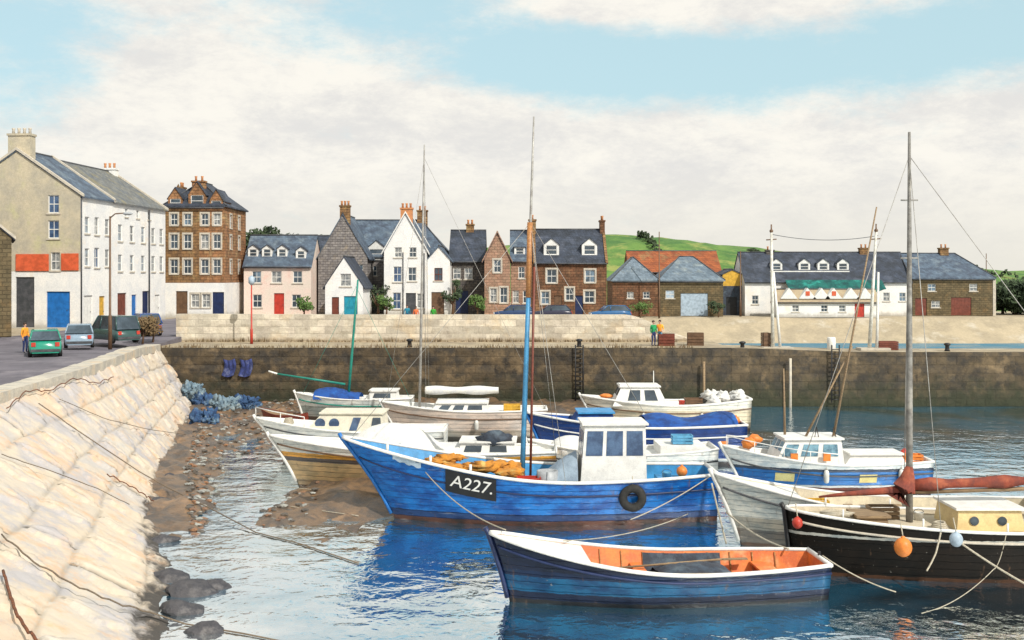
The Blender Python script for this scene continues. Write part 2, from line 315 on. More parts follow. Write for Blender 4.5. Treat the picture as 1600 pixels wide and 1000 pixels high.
TOPE = [(4, -12.4), (8, -13), (20, -15.3), (29, -17), (39.4, -18.5), (48.3, -19.3), (60, -21.1), (72.2, -23.3)]
BOTE = [(4, .2), (8, -1.1), (20, -5.1), (29.6, -8.1), (37, -10.9), (47.7, -14.4), (60, -17.4), (72.2, -20.3)]
def topz(y): return 4.3-.3*sm(62, 72, y)
def slope_pt(u, w, off=0):       # u metres along, w 0 top .. 1 bottom
    y = u; xt = lerp_tab(TOPE, y); xb = lerp_tab(BOTE, y); zt = topz(y); zb = -.55
    p = Vector((xt+(xb-xt)*w, y, zt+(zb-zt)*(w**.92)))
    n = Vector((4.5, .8, (xb-xt))).normalized()
    return p+n*off
def stone_mat():
    m = bpy.data.materials.new('revetment_stone'); m.use_nodes = True
    N = m.node_tree.nodes; L = m.node_tree.links; b = N['Principled BSDF']
    tc = N.new('ShaderNodeTexCoord'); at = N.new('ShaderNodeVertexColor'); at.layer_name = 'block'
    sp = N.new('ShaderNodeSeparateColor'); L.new(at.outputs[0], sp.inputs[0])
    def nz(s, d=7, r=.7):
        n = N.new('ShaderNodeTexNoise'); n.inputs['Scale'].default_value = s; n.inputs['Detail'].default_value = d; n.inputs['Roughness'].default_value = r
        L.new(tc.outputs['Object'], n.inputs['Vector']); return n.outputs[0]
    def rng(v, lo, hi, a=0., c=1.):
        n = N.new('ShaderNodeMapRange'); n.interpolation_type = 'SMOOTHSTEP'; L.new(v, n.inputs[0]); n.inputs[1].default_value = lo; n.inputs[2].default_value = hi
        n.inputs[3].default_value = a; n.inputs[4].default_value = c; return n.outputs[0]
    def mix(f, a, c, bt='MIX'):
        n = N.new('ShaderNodeMix'); n.data_type = 'RGBA'; n.blend_type = bt
        if isinstance(f, float): n.inputs[0].default_value = f
        else: L.new(f, n.inputs[0])
        for i, v in ((6, a), (7, c)):
            if isinstance(v, tuple): n.inputs[i].default_value = (*v, 1)
            else: L.new(v, n.inputs[i])
        return n.outputs[2]
    cr = N.new('ShaderNodeValToRGB'); L.new(sp.outputs[0], cr.inputs[0]); e = cr.color_ramp.elements
    e[0].position = 0; e[0].color = (.48, .47, .46, 1); e[1].position = 1; e[1].color = (.66, .56, .44, 1)
    for p_, c_ in ((.25, (.58, .52, .43)), (.5, (.60, .44, .31)), (.75, (.54, .54, .51))): k = e.new(p_); k.color = (*c_, 1)
    col = mix(rng(nz(.7), .38, .62), cr.outputs[0], (.60, .53, .43)); col = mix(rng(nz(1.0), .50, .66, 0, .8), col, (.62, .42, .27))
    col = mix(rng(nz(4.5), .55, .72, 0, .5), col, (.48, .45, .43)); col = mix(rng(nz(.45), .48, .62, 0, .9), col, (.42, .42, .45))
    weed = rng(nz(.8, 5), .36, .52)
    wm = N.new('ShaderNodeMath'); wm.operation = 'MULTIPLY'; L.new(weed, wm.inputs[0]); L.new(sp.outputs[1], wm.inputs[1])
    col = mix(wm.outputs[0], col, (.07, .065, .05))
    ps = N.new('ShaderNodeSeparateXYZ'); L.new(tc.outputs['Object'], ps.inputs[0])
    za = N.new('ShaderNodeMath'); za.operation = 'MULTIPLY_ADD'; L.new(nz(1.2), za.inputs[0]); za.inputs[1].default_value = -1.3; L.new(ps.outputs[2], za.inputs[2])
    col = mix(rng(za.outputs[0], -.62, -.25), (.065, .06, .055), col)
    col = mix(1.0, col, (.95, .91, .87), 'MULTIPLY'); L.new(col, b.inputs['Base Color']); b.inputs['Roughness'].default_value = .92
    bp = N.new('ShaderNodeBump'); bp.inputs['Strength'].default_value = .45; bp.inputs['Distance'].default_value = .05; L.new(nz(5, 8, .75), bp.inputs['Height']); L.new(bp.outputs[0], b.inputs['Normal'])
    return m
def make_slope():
    bm = NB(); cl = bm.loops.layers.color.new('block'); NU, NV = 900, 130
    Y0, Y1 = 5.0, 72.2; rows = [0, .2, .42, .6, .8, 1.01]; cols = {}
    rr = random.Random(3); heads = {}
    def block(y, w):
        w += .02*mn.noise(Vector((y*.5, w*6, 0)))
        j = max(i for i in range(len(rows)-1) if w >= rows[i] or i == 0)
        jd = min(abs(w-rows[j]), abs(rows[j+1]-w))*6.0
        uu = (y-1.2*w+1.3*(j%2)+.3*mn.noise(Vector((y*.5, w*5, 5))))/2.9; k = math.floor(uu); fu = uu-k
        hd = min(fu, 1-fu)*2.3
        h = rr_hash(j, k)
        return min(jd*.9, hd), h, hd < jd*.9
    def rr_hash(j, k):
        x = math.sin(j*127.1+k*311.7)*43758.5453; return x-math.floor(x)
    g = []; dat = []
    for i in range(NU+1):
        row = []; dr = []
        f = i/NU; y = Y0+(Y1-Y0)*(f**1.15)
        for j in range(NV+1):
            w = j/NV; d, h, isu = block(y, w)
            wide = .13 if isu and rr_hash(3, math.floor(y*.4)) > .3 else .08
            off = (.14 if isu else .045)*sm(0, wide, d)+.07*h+.03*fbm(y*2.2, w*20, 1, 5)+.05*fbm(y*.3, w*1.8, 7)
            p = slope_pt(y, w, off-.2 if j not in (0, NV) else 0); row.append(bm.verts.new(p))
            dr.append((h, (1-sm(0, wide*1.1, d))*(1 if isu else .6)))
        g.append(row); dat.append(dr)
    for i in range(NU):
        for j in range(NV):
            f = bm.faces.new((g[i][j], g[i][j+1], g[i+1][j+1], g[i+1][j])); f.smooth = True
            for lp, (a, b) in zip(f.loops, ((i, j), (i, j+1), (i+1, j+1), (i+1, j))): lp[cl] = (dat[a][b][0], dat[a][b][1], 0, 1)
    return ob('sloping_stone_embankment', bm, stone_mat())
tag(make_slope(), 'pale sloping embankment of big stone blocks at the left', 'embankment', kind='structure')

ASPH = mat('street_asphalt', (.17, .155, .18), (.12, .11, .13), (.22, .20, .22), scale=.5, rough=.9, bump=.3, bscale=20)
SAND = mat('beach_sand', (.46, .38, .26), (.36, .30, .21), (.52, .46, .36), scale=.35, rough=.95, bump=.5, bscale=3)
PAV = mat('pavement_slabs', (.40, .37, .34), (.31, .29, .27), scale=1, rough=.9, bump=.3)
def land_h(x, y):
    xs = 10.0+(y-78)*.035+.8*mn.noise(Vector((y*.08, 0, 3)))
    lvl = 4.3-1.2*sm(128, 148, y)*sm(10, 28, x)
    h1 = lvl-(x-xs)*.5 if x > xs else lvl
    ys = 139+.9*mn.noise(Vector((x*.06, 9, 3)))
    h2 = min(3.08+(4.3-3.08)*(1-sm(8, 14, x)), (y-ys)*.5)
    h = max(h1, h2, -1.5)
    return min(h, 4.3)+(.05*fbm(x*.3, y*.3) if h < 4.2 else 0)
bm = NB()
xs_ = [-400, -200, -100, -60, -40, -24.5]+[-20+i*1.1 for i in range(116)]+[130, 200, 400]; ys_ = [78.6]+[80+i*1.25 for i in range(80)]+[200, 260, 400]
g = [[bm.verts.new((x, y, land_h(x, y))) for y in ys_] for x in xs_]
for i in range(len(xs_)-1):
    for j in range(len(ys_)-1): bm.faces.new((g[i][j], g[i+1][j], g[i+1][j+1], g[i][j+1])).smooth = True
tag(ob('beach', bm, SAND), 'sandy beach and ground in front of the far houses', 'beach', kind='structure')
# left land: road deck behind the embankment
bm = NB(); ys2 = [4+i*2 for i in range(34)]+[72.2]
a = [bm.verts.new((lerp_tab(TOPE, y)-.9, y, topz(y)-.004)) for y in ys2]; b = [bm.verts.new((-400, y, 4.3)) for y in ys2]
for i in range(len(ys2)-1): bm.faces.new((a[i], a[i+1], b[i+1], b[i]))
v = [bm.verts.new(p) for p in ((-23.8, 72.2, 4.0), (-23.8, 78.7, 4.29), (-400, 78.7, 4.3), (-400, 72.2, 4.3))]; bm.faces.new(v)
v = [bm.verts.new(p) for p in ((-23.8, 72.2, 4.0), (-23.8, 78.7, 4.29), (-23.8, 78.7, -1), (-23.8, 72.2, -1))]; bm.faces.new(v)
tag(ob('road', bm, ASPH), 'mauve grey quayside road behind the embankment', 'road', kind='structure')
bm = NB(); v = [bm.verts.new(p) for p in ((-36, 78.4, 4.306), (8, 78.7, 4.306), (9.5, 117, 4.306), (-34, 117, 4.306))]; bm.faces.new(v)
tag(ob('street', bm, ASPH), 'asphalt street along the foot of the far houses', 'street', kind='structure')
# coping along the top of the embankment
def coping():
    bm = NB(); y = 6.0
    while y < 71.5:
        l = R.uniform(1.0, 1.5); y1 = min(y+l-.03, 71.9)
        x0, x1 = lerp_tab(TOPE, y), lerp_tab(TOPE, y1); h = .16+R.uniform(-.02, .03)
        p = [(x0-.95, y, topz(y)-.3), (x0+.05, y, topz(y)-.3), (x1+.05, y1, topz(y1)-.3), (x1-.95, y1, topz(y1)-.3)]
        prism(bm, p, (0, 0, .3+h)); y += l
    return bm
tag(ob('kerb', coping(), mat('coping_stone', (.58, .53, .44), (.44, .41, .36), (.62, .50, .36), scale=1.2, rough=.9, bump=.5)), 'pale stone kerb along the top of the embankment', 'kerb', kind='structure')
# mud
def mud_h(x, y):
    h = -.40+.62*sm(44, 58, y+.25*x)+.33*sm(64, 72, y)
    xb = lerp_tab(BOTE, y); h = max(h, .55-.62*sm(0, 4.6+.8*math.sin(y*.5), x-xb-.2)-.6*sm(38, 33, y)-.28)
    d = ((x+6.6)/3.6)**2+((y-43)/6)**2; h += .85*math.exp(-d)
    d = ((x+10.6+.09*(y-45))/1.7)**2+((y-45)/9)**2; h -= .75*math.exp(-d)
    return h-.04+.34*fbm(x*.45, y*.3, 2)+.22*fbm(x*1.3, y*.8, 5)*sm(30, 44, y)+.06*fbm(x*3, y*2.2, 8)
MUD = mat('wet_harbour_mud', (.20, .125, .07), (.09, .07, .055), (.32, .19, .10), scale=1.3, rough=.35, bump=.9, bscale=7, spec=.7)
xsm = [-23+i*.3 for i in range(113)]; ysm = [27+i*.38 for i in range(119)]+[72.3]
bm = NB(); g = [[bm.verts.new((x, y, mud_h(x, y)*sm(11, 4, x)-.5*(1-sm(11, 4, x)))) for y in ysm] for x in xsm]
for i in range(len(xsm)-1):
    for j in range(len(ysm)-1): bm.faces.new((g[i][j], g[i+1][j], g[i+1][j+1], g[i][j+1])).smooth = True
tag(ob('mud_flat', bm, MUD), 'brown wet mud flat bared by the low tide', 'mud', kind='structure')

def rough_wall(name, x0, x1, y0, y1, z0, z1f, m, cell=.22, amp=.07, bw=1.3, bh=.55, mtop=None):
    """masonry: front face with block relief, flat top, back and ends"""
    bm = NB(); nu = int((x1-x0)/cell); nv = max(3, int((z1f(x0)-z0)/cell)); g = []
    for i in range(nu+1):
        x = x0+(x1-x0)*i/nu; row = []
        for j in range(nv+1):
            zt = z1f(x); z = z0+(zt-z0)*j/nv; r = math.floor(z/bh); u = (x+(r % 2)*bw*.5+.2*math.sin(r*7.3))/bw; k = math.floor(u)
            d = min(min(u-k, 1-u+k)*bw, min(z/bh-r, 1-z/bh+r)*bh)
            hsh = math.sin(k*12.9+r*78.2)*4375.5; hsh -= math.floor(hsh)
            o = amp*(sm(0, .09, d)*.6+.6*hsh)+.05*fbm(x*1.3, z*2, 4)
            row.append(bm.verts.new((x, y0-(o if 0 < j < nv else amp*.5), z)))
        g.append(row)
    for i in range(nu):
        for j in range(nv): bm.faces.new((g[i][j], g[i+1][j], g[i+1][j+1], g[i][j+1]))
    tb = [bm.verts.new((r[-1].co.x, y1, r[-1].co.z)) for r in g]; bb = [bm.verts.new((r[-1].co.x, y1, z0)) for r in g]
    for i in range(nu):
        f = bm.faces.new((g[i][-1], g[i+1][-1], tb[i+1], tb[i])); f.material_index = 1 if mtop else 0
        bm.faces.new((tb[i], tb[i+1], bb[i+1], bb[i]))
    for k in (0, -1): bm.faces.new((g[k][0], g[k][-1], tb[k], bb[k]))
    return ob(name, bm, [m, mtop] if mtop else m)
PIERM = mat('weedy_pier_masonry', (.125, .092, .055), (.055, .047, .038), (.21, .15, .085), scale=1.1, rough=.9, bump=1.0, bscale=6, courses=(1.3, .55, .03, .86), stain=(.1, 2.3, (.03, .034, .018)))
PIERT = mat('pier_top_stone', (.40, .33, .22), (.27, .22, .16), (.46, .40, .30), scale=.9, rough=.9, bump=.5)
tag(rough_wall('inner_pier', -23.9, 70, 72, 78.5, -1.5, lambda x: 3.9-.10*sm(5, 30, x), PIERM, mtop=PIERT) if False else rough_wall('harbour_pier', -23.9, 14.5, 72, 78.5, -1.5, lambda x: 3.9, PIERM, mtop=PIERT, amp=.045),
    'broad dark weedy masonry pier running below the pale wall', 'pier')
tag(rough_wall('harbour_pier', 14.52, 75, 72.05, 75.4, -1.5, lambda x: 3.88-.26*sm(14, 24, x), PIERM, mtop=PIERT, amp=.045),
    'narrow dark pier arm at right with blue water behind it', 'pier')
PALEW = mat('sunlit_pale_wall', (.72, .65, .52), (.62, .55, .45), (.70, .58, .42), scale=.9, rough=.95, bump=.7, bscale=5, courses=(1.1, .5, .02, .82), stain=(3.9, 4.3, (.38, .30, .20)))
def wt(x): return 5.9-.05*sm(-24, -10, x) if x < 8 else 5.85-1.75*sm(8, 13.5, x)
tag(rough_wall('quay_wall', -24.2, 13.6, 78.4, 79.1, 3.5, wt, PALEW, amp=.04, bw=1.1, bh=.5),
    'long sunlit cream parapet wall standing along the pier', 'wall')

# hills
GRASS = mat('green_hillside', (.13, .24, .05), (.06, .15, .035), (.26, .29, .08), scale=.16, rough=.95, bump=.8, bscale=1.5)
crest = [(-400, 6), (-120, 9), (-60, 11.0), (-20, 12), (8, 16.3), (24, 17.1), (40, 15.6), (60, 13), (85, 10.5), (101, 9.4), (160, 9.0), (400, 12)]
def hill(u, v):
    x = -400+800*u; y = 165+150*v; c = lerp_tab(crest, x)
    return Vector((x, y, 3.0+(c-3.0)*sm(0, .42, v)*(1-.5*sm(.5, 1, v))+.8*fbm(x*.05, y*.05)+.3*fbm(x*.3, y*.3)))
tag(ob('hill', sheet(hill, 260, 40), GRASS), 'green grassy hill rising behind the sheds', 'hill', kind='structure')

# ---------------------------------------------------------------- houses
def frame_mx(O, U, I): 
    M = Matrix.Identity(4)
    for i in range(3): M[i][0] = U[i]; M[i][1] = I[i]; M[i][2] = (0, 0, 1)[i]; M[i][3] = O[i]
    return M
def facade(bm, O, U, I, outline, holes, mi=0, rev=.18):
    M = frame_mx(O, U, I); ed = []
    def loop(pts):
        vs = [bm.verts.new(M @ Vector((u, 0, z))) for u, z in pts]
        for i in range(len(vs)): ed.append(bm.edges.new((vs[i], vs[(i+1) % len(vs)])))
        return vs
    loop(outline)
    for (u0, u1, z0, z1) in holes:
        hv = loop([(u0, z0), (u1, z0), (u1, z1), (u0, z1)])
        bk = [bm.verts.new(M @ Vector((u, rev, z))) for u, z in ((u0, z0), (u1, z0), (u1, z1), (u0, z1))]
        for i in range(4): bm.faces.new((hv[i], hv[(i+1) % 4], bk[(i+1) % 4], bk[i])).material_index = mi
    r = bmesh.ops.triangle_fill(bm, use_beauty=True, use_dissolve=False, edges=ed)
    for f in r['geom']:
        if isinstance(f, bmesh.types.BMFace): f.material_index = mi
GLC = mat('curtained_glass', (.36, .36, .34), (.10, .12, .14), scale=2.2, rough=.15, bump=.02, spec=.8)
GLS = mat('sky_tinted_glass', (.16, .24, .32), (.05, .07, .09), scale=1.4, rough=.1, bump=.05, spec=.8)  # bluish pane colour, sky reflection painted in
def window(par, O, U, I, u, z, w, h, fm=None, gm=None, margin=None, bars=1, cross=True):
    fm = fm or WHITE; gm = gm or R.choice((GL, GL, GLC, GLS)); M = frame_mx(O, U, I); b = NB(); t = .075
    x0, x1, z0, z1 = u-w/2, u+w/2, z-h/2, z+h/2
    bx(b, x0, x0+t, .08, .17, z0, z1); bx(b, x1-t, x1, .08, .17, z0, z1)
    bx(b, x0+t, x1-t, .081, .169, z0, z0+t); bx(b, x0+t, x1-t, .081, .169, z1-t, z1)
    if cross: bx(b, x0+t, x1-t, .085, .165, z-.035, z+.035)
    for k in range(bars):
        xx = x0+w*(k+1)/(bars+1); bx(b, xx-.02, xx+.02, .09, .16, z0+t, z1-t)
    b.transform(M); f = ob('window', b, fm, par)
    b = NB(); bx(b, x0+.02, x1-.02, .12, .15, z0+.02, z1-.02); b.transform(M); ob('pane', b, gm, f)
    b = NB(); bx(b, x0-.12, x1+.12, -.08, .07, z0-.12, z0-.002)
    if margin:
        bx(b, x0-.16, x0-.001, -.025, .05, z0, z1); bx(b, x1+.001, x1+.16, -.025, .05, z0, z1); bx(b, x0-.16, x1+.16, -.028, .05, z1+.001, z1+.18)
    b.transform(M); ob('sill' if not margin else 'surround', b, margin or MARGIN, f)
def door(par, O, U, I, u, z0, w, h, m, name='door', panels=True, glass=False):
    M = frame_mx(O, U, I); b = NB(); bx(b, u-w/2+.01, u+w/2-.01, .11, .16, z0, z0+h-.01)
    if panels:
        n = max(1, round(w/.5))
        for k in range(n):
            for (a, c) in ((.12, .45), (.52, .92)):
                bx(b, u-w/2+w*(k+.12)/n, u-w/2+w*(k+.88)/n, .095, .12, z0+h*a, z0+h*c)
    b.transform(M); d = ob(name, b, m, par)
    b = NB(); ball(b, (u+w*.36, .07, z0+h*.48), .045, u=6, v=5); b.transform(M); ob('handle', b, LEAD, d)
def chimney(par, x, y, z, w=1.1, d=.7, h=1.6, m=None, pots=3, potm=None, below=1.2):
    b = NB(); bx(b, x-w/2, x+w/2, y-d/2, y+d/2, z-below, z+h-.18); bx(b, x-w/2-.08, x+w/2+.08, y-d/2-.08, y+d/2+.08, z+h-.179, z+h)
    for k in range(pots):
        xx = x-w/2+w*(k+.5)/pots if w >= d else x; yy = y if w >= d else y-d/2+d*(k+.5)/pots
        lathe(b, [(.13, 0), (.11, .3), (.14, .42), (.14, .5), (.1, .5)], 8, 1, (xx, yy, z+h))
    return ob('chimney', b, [m or GREYST, potm or POT], par)
def roof_bm(kind, w, d, e, r, ov=.25, vg=.1, t=.14, hipf=.8, sides='both'):
    b = NB()
    if kind in ('eaves', 'gable'):
        span = d if kind == 'eaves' else w; ln = w if kind == 'eaves' else d
        sl = (r-e)/(span/2); a = -ov; q = [(a, e-ov*sl), (span/2, r), (span+ov, e-ov*sl), (span+ov, e-ov*sl+t), (span/2, r+t*1.2), (a, e-ov*sl+t)]
        if kind == 'eaves':
            pts = [(-w/2-vg, y, z) for y, z in q]; vec = (w+2*vg, 0, 0)
        else:
            pts = [(x-w/2, -vg, z) for x, z in q]; vec = (0, d+2*vg, 0)
        A = [b.verts.new(p) for p in pts]; B = [b.verts.new(Vector(p)+Vector(vec)) for p in pts]; n = 6
        for i in range(n): b.faces.new((A[i], A[(i+1) % n], B[(i+1) % n], B[i]))
        for S in (A, B): b.faces.new((S[0], S[1], S[4], S[5])); b.faces.new((S[1], S[2], S[3], S[4]))
        c = Vector((0, d/2, 0))    # ridge tiles
        if kind == 'eaves': tube(b, [(-w/2-vg, d/2, r+t*1.2), (w/2+vg, d/2, r+t*1.2)], .1, 6, 1)
        else: tube(b, [(0, -vg, r+t*1.2), (0, d+vg, r+t*1.2)], .1, 6, 1)
    else:
        h = d/2*hipf if w >= d else w/2*hipf
        x0, x1 = -w/2-ov, w/2+ov; y0, y1 = -ov, d+ov; ez = e-.02
        if w >= d:
            hl = h if kind in ('hip', 'hipl') else -ov+.02; hr = h if kind in ('hip', 'hipr') else -ov+.02
            ra, rb = (-w/2+hl, d/2, r), (w/2-hr, d/2, r)
        else: ra, rb = (0, h, r), (0, d-h, r)
        P = [b.verts.new(p) for p in ((x0, y0, ez), (x1, y0, ez), (x1, y1, ez), (x0, y1, ez))]; Q = [b.verts.new(p) for p in ((x0, y0, ez+t), (x1, y0, ez+t), (x1, y1, ez+t), (x0, y1, ez+t))]
        a_, b_ = b.verts.new(ra), b.verts.new(rb)
        b.faces.new(P[::-1])
        for i in range(4): b.faces.new((P[i], P[(i+1) % 4], Q[(i+1) % 4], Q[i]))
        if w >= d:
            b.faces.new((Q[0], Q[1], b_, a_)); b.faces.new((Q[1], Q[2], b_)); b.faces.new((Q[2], Q[3], a_, b_)); b.faces.new((Q[3], Q[0], a_))
        else:
            b.faces.new((Q[0], Q[1], a_)); b.faces.new((Q[1], Q[2], b_, a_)); b.faces.new((Q[2], Q[3], b_)); b.faces.new((Q[3], Q[0], a_, b_))
        for s, t_ in ((ra, rb), (ra, Q[0].co), (rb, Q[1].co)) if w >= d else ((ra, rb), (ra, Q[0].co), (ra, Q[1].co)): tube(b, [Vector(s)+Vector((0, 0, .03)), Vector(t_)+Vector((0, 0, .03))], .08, 5, 1)
    return b
def dormer(par, x, z, w, h, wallm, roofm, e, r, d, yfront=None, ph=.6, gm=None, flat=False):
    """small gabled window standing on the front slope"""
    sl = (r-e)/(d/2); y0 = (z-e)/sl if yfront is None else yfront; y1 = min(d/2, y0+(h+ph)/sl+.15)
    b = NB(); ol = [(-w/2, 0), (w/2, 0), (w/2, h), (0, h+ph), (-w/2, h)] if not flat else [(-w/2, 0), (w/2, 0), (w/2, h), (-w/2, h)]
    O = (x, y0, z); hw, h0, h1 = w*.36, h*.16, h*.94
    facade(b, O, (1, 0, 0), (0, 1, 0), ol, [(-hw, hw, h0, h1)], 0, .1)
    for s in (-1, 1):
        v = [b.verts.new(p) for p in ((x+s*w/2, y0, z), (x+s*w/2, y0, z+h), (x+s*w/2, y1, z+h), (x+s*w/2, y1, z))]; b.faces.new(v)
    D = ob('dormer', b, wallm, par)
    b = NB(); o = .1
    if flat: prism(b, [(x-w/2-o, y0-o, z+h), (x+w/2+o, y0-o, z+h), (x+w/2+o, y1, z+h+.05), (x-w/2-o, y1, z+h+.05)], (0, 0, .1))
    else:
        for s in (-1, 1):
            k = ph/(w/2)
            p = [(x+s*(w/2+o), y0-o, z+h-o*k), (x, y0-o, z+h+ph), (x, y1, z+h+ph), (x+s*(w/2+o), y1, z+h-o*k)]
            prism(b, p, (0, 0, .09))
    ob('dormer_roof', b, roofm, D)
    b = NB(); t = .06
    for (a, c, e0, f0) in ((-hw, -hw+t, h0, h1), (hw-t, hw, h0, h1), (-hw+t, hw-t, h0, h0+t), (-hw+t, hw-t, h1-t, h1), (-hw+t, hw-t, (h0+h1)/2-.03, (h0+h1)/2+.03)): bx(b, x+a, x+c, y0+.04, y0+.10, z+e0, z+f0)
    ob('dormer_window', b, WHITE, D)
    b = NB(); bx(b, x-hw, x+hw, y0+.085, y0+.098, z+h0, z+h1); ob('pane', b, gm or GL, D)
def downpipe(par, x, z1, y=-.08, m=None, r=.055):
    b = NB(); tube(b, [(x, y, .1), (x, y, z1)], r, 6); ob('downpipe', b, m or LEAD, par)
def house(name, label, cat, px0, px1, D, gz, w_eave, w_ridge, depth, kind, wallm, roofm, wins=(), doors=(), chims=(), dorms=(), rz=0, skew=None, loc=None, w=None, front=None, rside=None, lside=None,
          group=None, margin=None, gutter=True, vg=.1, ov=.25, fm=None):
    """wins: (px, height, w, h[, glass]) on the front; px measured at depth D"""
    if loc is None: x0, x1 = wx(px0, D), wx(px1, D); loc = ((x0+x1)/2, D, gz); w = x1-x0
    H = root(name, label, cat, loc, rz, group); H['w'] = w; k = F/D
    ux = (lambda p: (p-px0)/k) if px0 is not None else (lambda p: p)
    e, r, d = w_eave, w_ridge, depth
    wl = [(ux(q[0]), *q[1:]) for q in wins]; dl = [(ux(q[0]), *q[1:]) for q in doors]
    holes = [(q[0]-q[2]/2, q[0]+q[2]/2, q[1]-q[3]/2, q[1]+q[3]/2) for q in wl]+[(q[0]-q[2]/2, q[0]+q[2]/2, q[1]+.02, q[1]+q[3]) for q in dl]
    mats_ = list(wallm) if isinstance(wallm, (list, tuple)) else [wallm]
    b = NB(); O = (-w/2, 0, 0); U = (1, 0, 0); I = (0, 1, 0)
    rect = lambda W_: [(0, 0), (W_, 0), (W_, e), (0, e)]
    pent = lambda W_: [(0, 0), (W_, 0), (W_, e), (W_/2, r), (0, e)]
    if front:
        for ol, mi in front:
            us = [p[0] for p in ol]; zs = [p[1] for p in ol]
            facade(b, O, U, I, ol, [h for h in holes if min(us) <= (h[0]+h[1])/2 <= max(us) and min(zs) <= (h[2]+h[3])/2 <= max(zs)], mi)
    else: facade(b, O, U, I, pent(w) if kind == 'gable' else rect(w), holes)
    sidepoly = pent(d) if kind == 'eaves' else rect(d)
    for sd_, sp_ in ((1, rside), (-1, lside)):
        sw = sp_ or {}; OO = (sd_*w/2, 0, 0); hs = [(q[0]-q[2]/2, q[0]+q[2]/2, q[1]-q[3]/2, q[1]+q[3]/2) for q in sw.get('wins', ())]+[(q[0]-q[2]/2, q[0]+q[2]/2, .02, q[3]) for q in sw.get('doors', ())]
        pol = sidepoly
        if kind in ('hipr', 'hipl') and ((kind == 'hipr') != (sd_ == 1)): pol = pent(d)
        facade(b, OO, (0, 1, 0), (-sd_, 0, 0), pol, hs, sw.get('mi', 0))
    facade(b, (-w/2, d, 0), U, (0, -1, 0), pent(w) if kind == 'gable' else rect(w), [])
    ob('wall', b, mats_, H)
    for q in wl: window(H, O, U, I, q[0], q[1], q[2], q[3], gm=q[4] if len(q) > 4 and q[4] else None, margin=margin, bars=0 if q[2] < .7 else 1, fm=fm)
    for q in dl: door(H, O, U, I, q[0], q[1], q[2], q[3], q[4], name=q[5] if len(q) > 5 else 'door')
    for sd_, sp_ in ((1, rside), (-1, lside)):
        if sp_:
            OO = (sd_*w/2, 0, 0); II = (-sd_, 0, 0)
            for q in sp_.get('wins', ()): window(H, OO, (0, 1, 0), II, q[0], q[1], q[2], q[3], gm=q[4] if len(q) > 4 else None, margin=sp_.get('margin'))
            for q in sp_.get('doors', ()): door(H, OO, (0, 1, 0), II, q[0], 0.02, q[2], q[3]-.02, q[4])
    RF = ob('roof', roof_bm(kind, w, d, e, r, vg=vg, ov=ov), [roofm, LEAD], H)
    if skew:   # raised coping on the gables
        sl = (r-e)/((w if kind == 'gable' else d)/2)
        def cop(P0, P1, dv): b = NB(); prism(b, [P0, P1, Vector(P1)+Vector(dv), Vector(P0)+Vector(dv)], (0, 0, .22)); ob('gable_coping', b, skew, H)
        if kind == 'gable':
            for yy in (-.16, d-.14):
                for s in (-1, 1): cop((s*(w/2+.28), yy, e-.28*sl+.1), (0, yy, r+.1), (0, .3, 0))
        else:
            for xx in (-w/2-.14, w/2-.16):
                for yy in (-.28, d+.28): cop((xx, yy, e-.28*sl+.1), (xx, d/2, r+.1), (.3, 0, 0))
    if gutter and kind != 'gable':
        b = NB(); tube(b, [(-w/2, -ov-.05, e-.12), (w/2, -ov-.05, e-.12)], .07, 6); ob('gutter', b, LEAD, H)
    for q in chims: chimney(RF, *q[:3], **(q[3] if len(q) > 3 else {}))
    for q in dorms: dormer(H, ux(q[0])-w/2, q[1], q[2], q[3], q[4], q[5], e, r, d, **(q[6] if len(q) > 6 else {}))
    return H

# --- left terrace, gable to the viewer
rz = -.072; U0 = Vector((math.cos(rz), math.sin(rz), 0)); V0 = Vector((-math.sin(rz), math.cos(rz), 0)); C0 = Vector((-35.7, 90, 4.3))
gw = 10.9; e_, r_ = 11.0, 14.7
HA = house('town_house', 'tall beige end house with orange sign band and blue garage door', 'house', None, None, 90, 4.3, e_, r_, 6.0, 'gable', [CREAM, HARL, PINK], SLB,
    wins=[(8.6, 10.3, .95, 1.5, GLB), (8.6, 8.2, .95, 1.5, GLB), (8.75, 5.55, .8, 1.5)],
    doors=[(6.15, .05, 1.6, 4.2, LEAD, 'dark_recess_panel'), (9.0, .05, 2.0, 3.0, BLUEP, 'garage_door')],  # tall dark panel stands in for the shade inside the doorway recess
    loc=C0-U0*gw/2, w=gw, rz=rz, skew=MARGIN,
    front=[([(0, 0), (gw, 0), (gw, 4.7), (0, 4.7)], 1), ([(0, 4.7), (gw, 4.7), (gw, e_), (gw/2, r_), (0, e_)], 0)],
    rside=dict(mi=1, wins=[(3.0, 5.9, .9, 1.7, GLB), (3.0, 8.6, .8, 1.5), (5.0, 5.9, .8, 1.5), (5.0, 8.6, .8, 1.4), (1.2, 8.6, .8, 1.4), (1.2, 5.9, .8, 1.5)], doors=[(1.4, 0, 1.6, 2.7, WHITE), (4.0, 0, 1.1, 2.6, YEL)]),
    chims=[(0.1, .6, 14.2, dict(w=1.9, d=.9, h=2.0, m=CREAM, pots=4, potm=MARGIN))])
b = NB(); bx(b, 5.4-gw/2, 8.2-gw/2, -.10, -.003, 4.75, 6.15); bx(b, 9.3-gw/2, 10.75-gw/2, -.10, -.003, 4.8, 6.2); ob('sign_board', b, ORP, HA)
b = NB(); tube(b, [(gw/2+.06, .05, .2), (gw/2+.06, .05, 10.9)], .07, 6); ob('downpipe', b, LEAD, HA)
